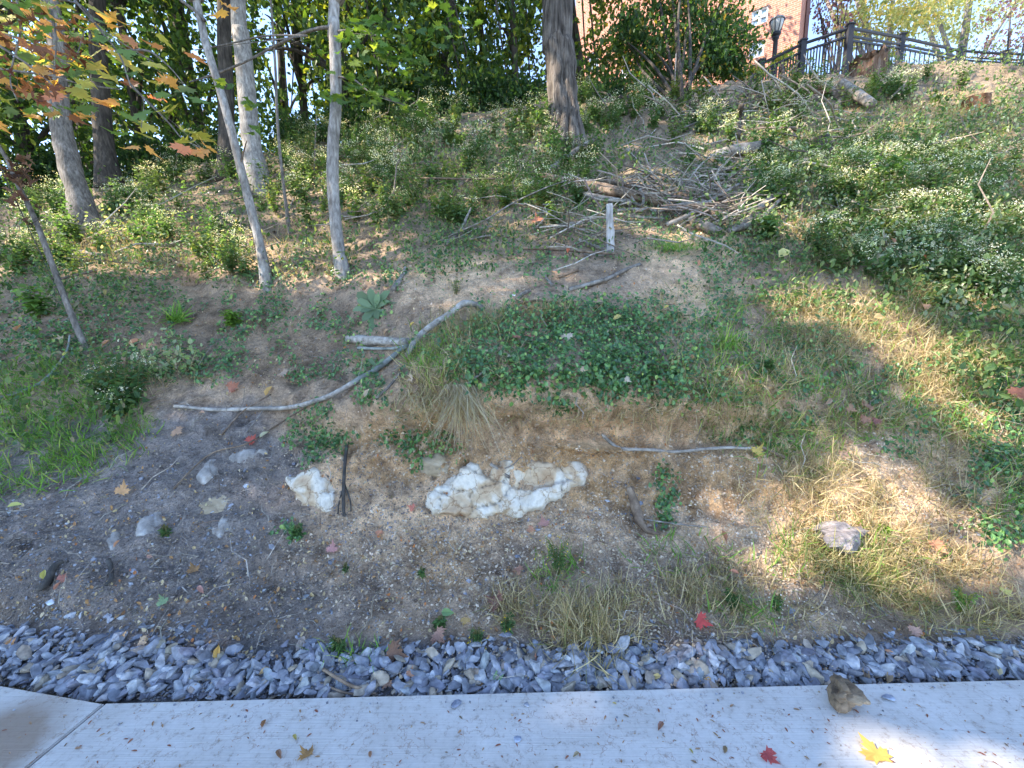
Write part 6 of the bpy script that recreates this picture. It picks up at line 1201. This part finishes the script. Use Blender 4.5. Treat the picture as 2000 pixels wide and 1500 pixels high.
# fallen leaves one by one: px, v, size px, colour, form, label
Ycol, Ocol, Rcol, Bcol, Tcol, Gcol, Pcol = (.75, .50, .06), (.62, .26, .06), (.55, .06, .035), (.26, .12, .06), (.62, .44, .27), (.16, .32, .10), (.55, .24, .20)
FLV = [(1705, 1467, 56, (.90, .50, .02), 'm0', 'large golden yellow maple leaf lying on the pavement'), (1503, 1482, 34, (.50, .04, .05), 'm2', 'folded dark red leaf on the pavement left of the golden maple leaf'), (1416, 1464, 20, (.24, .16, .11), 'l', 'small curled grey-brown leaf on the pavement between the olive speck and the red leaf'), (1350, 1468, 11, (.35, .30, .08), 'l', 'tiny olive-yellow leaf on the pavement'),
 (597, 1473, 30, (.40, .20, .05), 'm2', 'crumpled orange-brown maple leaf on the pavement'), (515, 1413, 20, (.28, .12, .06), 'l', 'small brown curled leaf on the pavement near the joint side'), (545, 1475, 22, (.28, .13, .08), 'l', 'narrow brown leaf on the pavement left of the crumpled one'), (576, 1441, 15, (.42, .34, .08), 'l', 'small yellowish leaf on the pavement above the crumpled one'),
 (1290, 1420, 22, (.30, .13, .10), 'l', 'brown rolled leaf on the pavement right of the lone stone'), (1125, 1475, 16, (.34, .26, .16), 'l', 'tan scrap of leaf on the pavement near the bottom'), (1200, 1374, 9, (.45, .34, .08), 'l', 'tiny yellow leaf on the pavement edge'), (723, 1473, 16, (.30, .14, .10), 'l', 'thin reddish leaf on the pavement right of the crumpled one'),
 (425, 1278, 28, (.80, .42, .04), 'l', 'bright orange leaf standing in the gravel on the left'), (180, 1318, 24, Tcol, 'm1', 'tan leaf in the gravel below the big flat dark stone'), (21, 1262, 26, Ocol, 'm1', 'pale orange leaf in the gravel at the left edge'), (515, 1315, 20, (.70, .42, .16), 'l', 'light orange leaf in the gravel right of the bright orange one'),
 (236, 1246, 22, (.66, .38, .16), 'm2', 'light brown leaf touching the big flat dark stone'), (280, 1258, 22, (.60, .40, .24), 'm2', 'tan leaf with a straw across it in the gravel'), (392, 1155, 20, Pcol, 'l', 'pinkish leaf on the dark debris slope'), (378, 1114, 22, (.40, .20, .06), 'm2', 'curled amber leaf high on the dark debris slope'), (317, 1177, 22, (.22, .36, .16), 'm1', 'light green maple leaf on the dark debris slope'),
 (772, 1281, 44, (.24, .11, .06), 'm2', 'big dark brown crumpled leaf at the gravel edge'), (858, 1248, 34, (.42, .20, .13), 'm2', 'reddish brown leaf above the wedge of blue stone'), (908, 1218, 20, (.50, .30, .07), 'm1', 'ochre leaf right of the oval green leaf'), (967, 1178, 38, (.30, .12, .08), 'm2', 'dark red-brown curled leaf left of the dry tussock'), (1012, 1119, 22, (.45, .20, .12), 'm2', 'russet leaf on the slope left of the yellow-flowered weed'),
 (975, 1323, 32, (.22, .42, .16), 'l2', 'fresh green leaf lying on the gravel'), (874, 1200, 26, (.22, .42, .14), 'l2', 'oval green leaf standing on the lower bank'), (1281, 1326, 20, (.70, .52, .16), 'l', 'yellow leaf in the gravel near the pavement'), (1045, 1298, 24, (.50, .18, .10), 'm2', 'rust-red leaf in the gravel under the smooth grey stick'), (803, 1318, 18, (.50, .22, .12), 'm2', 'small rust leaf in the middle of the gravel'),
 (755, 1340, 22, (.34, .17, .10), 'm2', 'brown curled leaf in the gravel by the arched twig'), (1061, 1023, 22, Pcol, 'm1', 'pink maple leaf on the slope below the white rock'), (1037, 1038, 18, (.55, .24, .12), 'm2', 'small orange-brown leaf just below the pink maple leaf'), (804, 994, 16, (.62, .16, .10), 'm1', 'orange-red leaf left of the largest white rock'), (740, 1045, 16, (.60, .22, .10), 'm1', 'small orange leaf on the slope below the hanging roots'),
 (1373, 1218, 32, (.75, .03, .02), 'm0', 'bright scarlet maple leaf on the bank above the gravel'), (1830, 1070, 30, (.52, .20, .08), 'm2', 'orange-brown curled leaf on the lower right slope'), (1965, 1159, 20, (.70, .58, .08), 'm0', 'small yellow maple leaf on the lower right bank'), (1415, 1050, 22, (.34, .14, .07), 'l', 'brown leaf hanging in the weeds left of the dark tussock'), (1433, 1120, 18, (.52, .20, .12), 'l', 'small rust leaf above the small grass clump'),
 (240, 958, 28, (.72, .36, .12), 'm1', 'light orange leaf on the dark slope at the left'), (30, 990, 24, (.55, .55, .12), 'l', 'yellow-green leaf at the left edge of the dark slope'), (1301, 914, 34, (.75, .50, .30), 'm0', 'pale tan maple leaf on the bare bank under the crooked root'), (1481, 883, 26, (.75, .50, .05), 'm1', 'yellow maple leaf at the right end of the crooked root'), (1108, 661, 28, (.78, .58, .42), 'm0', 'pale peach maple leaf on top of the vine mat'),
 (1206, 622, 20, (.80, .62, .16), 'l', 'yellow leaf at the upper edge of the vine mat'), (1186, 650, 14, (.75, .62, .42), 'l', 'small cream leaf in the vine mat below the yellow one'), (1532, 496, 32, (.78, .72, .22), 'l2', 'large pale yellow leaf in the dark vines on the right'), (1805, 504, 24, (.72, .12, .04), 'm1', 'orange-red maple leaf among the weeds on the right'), (1744, 471, 16, (.70, .26, .10), 'l', 'small orange leaf in the weeds left of the orange-red one'), (1990, 772, 34, (.55, .14, .05), 'm1', 'rust-red maple leaf at the right edge'),
 (1690, 796, 26, (.45, .20, .10), 'm2', 'brown maple leaf in the dry grass, upper right of a close group of four'), (1662, 801, 20, (.45, .22, .10), 'm1', 'brown leaf in the dry grass, upper left of a close group of four'), (1688, 823, 22, (.42, .18, .09), 'm2', 'brown leaf in the dry grass, lower left of a close group of four'), (1710, 826, 18, (.36, .12, .08), 'm2', 'dark brown leaf, lower right of a close group of four'), (1618, 787, 20, (.48, .28, .18), 'l', 'light brown leaf left of the close group of four'), (1650, 890, 20, (.48, .26, .18), 'm2', 'pinkish brown leaf below the close group of four'),
 (1807, 602, 26, (.78, .36, .18), 'l2', 'orange oval leaf in the sunny strip'), (1718, 622, 26, (.85, .55, .18), 'l2', 'yellow-orange leaf lying in the sunny strip'), (492, 862, 22, (.60, .08, .05), 'm2', 'red leaf on the dark slope under the long pale branch'), (348, 846, 24, (.50, .28, .16), 'm1', 'tan lobed leaf on the dark slope left of the red one'), (516, 851, 20, (.60, .58, .36), 'l', 'pale cream leaf right of the red leaf on the dark slope'), (525, 765, 24, (.72, .42, .10), 'l', 'orange-yellow leaf above the long pale branch'),
 (456, 758, 26, (.55, .18, .09), 'm2', 'orange-red leaf above the left half of the long pale branch'), (394, 808, 14, (.72, .38, .24), 'l', 'small peach leaf right at the long pale branch'), (649, 1073, 24, (.62, .26, .24), 'm1', 'pink star-shaped leaf on the brown slope'), (228, 1065, 16, (.68, .28, .12), 'l', 'orange leaf beside the small white rock'), (124, 1132, 18, (.55, .18, .13), 'm2', 'red leaf right of the thick dark stick'), (86, 1125, 22, (.60, .52, .08), 'l', 'yellow leaf left of the thick dark stick'),
 (112, 1148, 16, (.50, .18, .10), 'l', 'small rust leaf below the red one beside the thick dark stick'), (292, 1090, 16, (.60, .30, .22), 'l', 'pinkish tan leaf right of the orange one on the dark slope'), (1049, 430, 22, (.72, .20, .06), 'm1', 'vivid orange leaf on the green slope above the crest'), (1109, 491, 14, (.80, .16, .05), 'l', 'tiny vivid orange-red leaf in the brush by the stake'), (804, 636, 14, (.80, .52, .08), 'l', 'small amber leaf left of the bent branch'), (753, 650, 14, (.62, .36, .20), 'l', 'tan leaf above the short thick log'),
 (1082, 534, 16, (.68, .32, .14), 'm1', 'orange leaf under the twigs on the crest'), (1302, 602, 14, (.80, .58, .08), 'l', 'small yellow leaf on bare soil right of the vine mat'), (1167, 592, 20, (.66, .42, .26), 'm1', 'tan leaf on the crest above the vine mat'), (1008, 662, 18, (.50, .17, .10), 'm2', 'rust leaf at the left part of the vine mat'), (1035, 660, 20, (.46, .15, .09), 'm2', 'brown-red leaf right beside the rust one in the vine mat'), (995, 697, 20, (.58, .50, .34), 'm2', 'cream leaf in the vine mat left of its middle'), (950, 690, 14, (.62, .45, .28), 'l', 'tan leaf at the left end of the vine mat'),
 (1140, 725, 16, (.72, .46, .26), 'm1', 'peach leaf low in the vine mat'), (1152, 713, 10, (.72, .40, .16), 'l', 'tiny orange leaf low in the vine mat'), (1225, 745, 16, (.62, .50, .36), 'm1', 'beige leaf at the lower right of the vine mat'), (1352, 700, 14, (.62, .28, .14), 'l', 'orange-brown leaf right of the brown curved stick'), (1365, 515, 14, (.66, .26, .14), 'l', 'small red-orange leaf on bare soil under the green tuft'), (35, 642, 22, (.68, .26, .10), 'l', 'orange leaf on the left slope beside the dead sapling'), (112, 664, 26, (.62, .42, .24), 'm2', 'tan leaf under the dead sapling'),
 (128, 693, 14, (.72, .66, .10), 'l', 'bright yellow leaf under the dead sapling'), (237, 705, 26, (.46, .24, .14), 'm2', 'big brown leaf in the left grass'), (205, 673, 20, (.58, .24, .12), 'l', 'orange-brown leaf above the big brown one'), (262, 670, 24, (.46, .20, .12), 'l', 'red-brown leaf above the sunlit weeds on the left'), (801, 743, 22, (.66, .48, .34), 'm2', 'pale tan leaf below the bent branch'), (716, 770, 18, (.62, .46, .34), 'l', 'cream-brown leaf on the vines below the grey-green branch'), (555, 733, 24, (.52, .36, .26), 'm2', 'brownish leaf on the twig-strewn ground left of the thick log'),
 (1382, 165 + 1165, 14, (.62, .34, .12), 'l', 'small orange-brown leaf in the gravel left of the broken brown wood'), (1786, 1238, 26, (.52, .28, .20), 'm2', 'pale brown leaf at the top of the gravel on the right'), (1735, 1328, 26, (.44, .28, .14), 'l', 'light brown leaf in the gravel right of the broken brown wood'), (1690, 1322, 28, (.26, .16, .09), 'l', 'dark brown leaf in the gravel beside the broken brown wood'), (1949, 1312, 22, (.66, .50, .24), 'l', 'ochre leaf at the right end of the gravel'), (1736, 1278, 18, (.48, .22, .12), 'l', 'rust leaf in the gravel on the right')]
for i, (px, v, s, c, form, lb) in enumerate(FLV):
    slabz = (v > 1372) or (v > 1366 and px > 300); P = at_Z(px, v, .004) if slabz else T(px, v, .012); d = float(project(P)[2]); sz = s * d / F
    nn = np.array([[0, -.08, 1.]]) if slabz else (normal_at(px, v) * .7 + np.array([0, -.55, .35]) + rng.normal(size=3) * .15)[None]
    fv = float(field(np.array(px), np.array(v), VINES + UPPER + STL + WL)); P = P if slabz else np.array([0, 0, CAMZ]) + (P - [0, 0, CAMZ]) * (1 - (.02 + .13 * fv + (.20 if v < 520 else 0)) / d)
    if form[0] == 'm': tm = MAPLES[int(form[1])]; off = np.array([0, -.35, 0])
    else: tm = shape_leaf(1.0 if form == 'l2' else .8); r_ = tm[0].copy(); r_[:, 2] *= 2.2; tm = (r_, tm[1], None); off = np.array([0, -.5, 0])
    tm = (tm[0] + off, tm[1], None); V, Fc, C = inst(tm, P[None], rot_from(nn, np.array([rng.uniform(0, 6.28)])), np.array([sz]), np.array([c])); 
    C = C * .62 + C.mean(1, keepdims=True) * .16 + .02; C = C * (1 + .25 * fbm(V * 60, 1, 2, i)[:, None]); V[:, 2] += (.003 - (V[:, 2].min())) if slabz else 0
    place_mesh('fallen_leaf', V, Fc, 4, M_DRY, lb, 'leaf', 'fallen leaves', C, base=P)
print('objects', len(bpy.data.objects), 'faces', sum(len(m.polygons) for m in bpy.data.meshes))
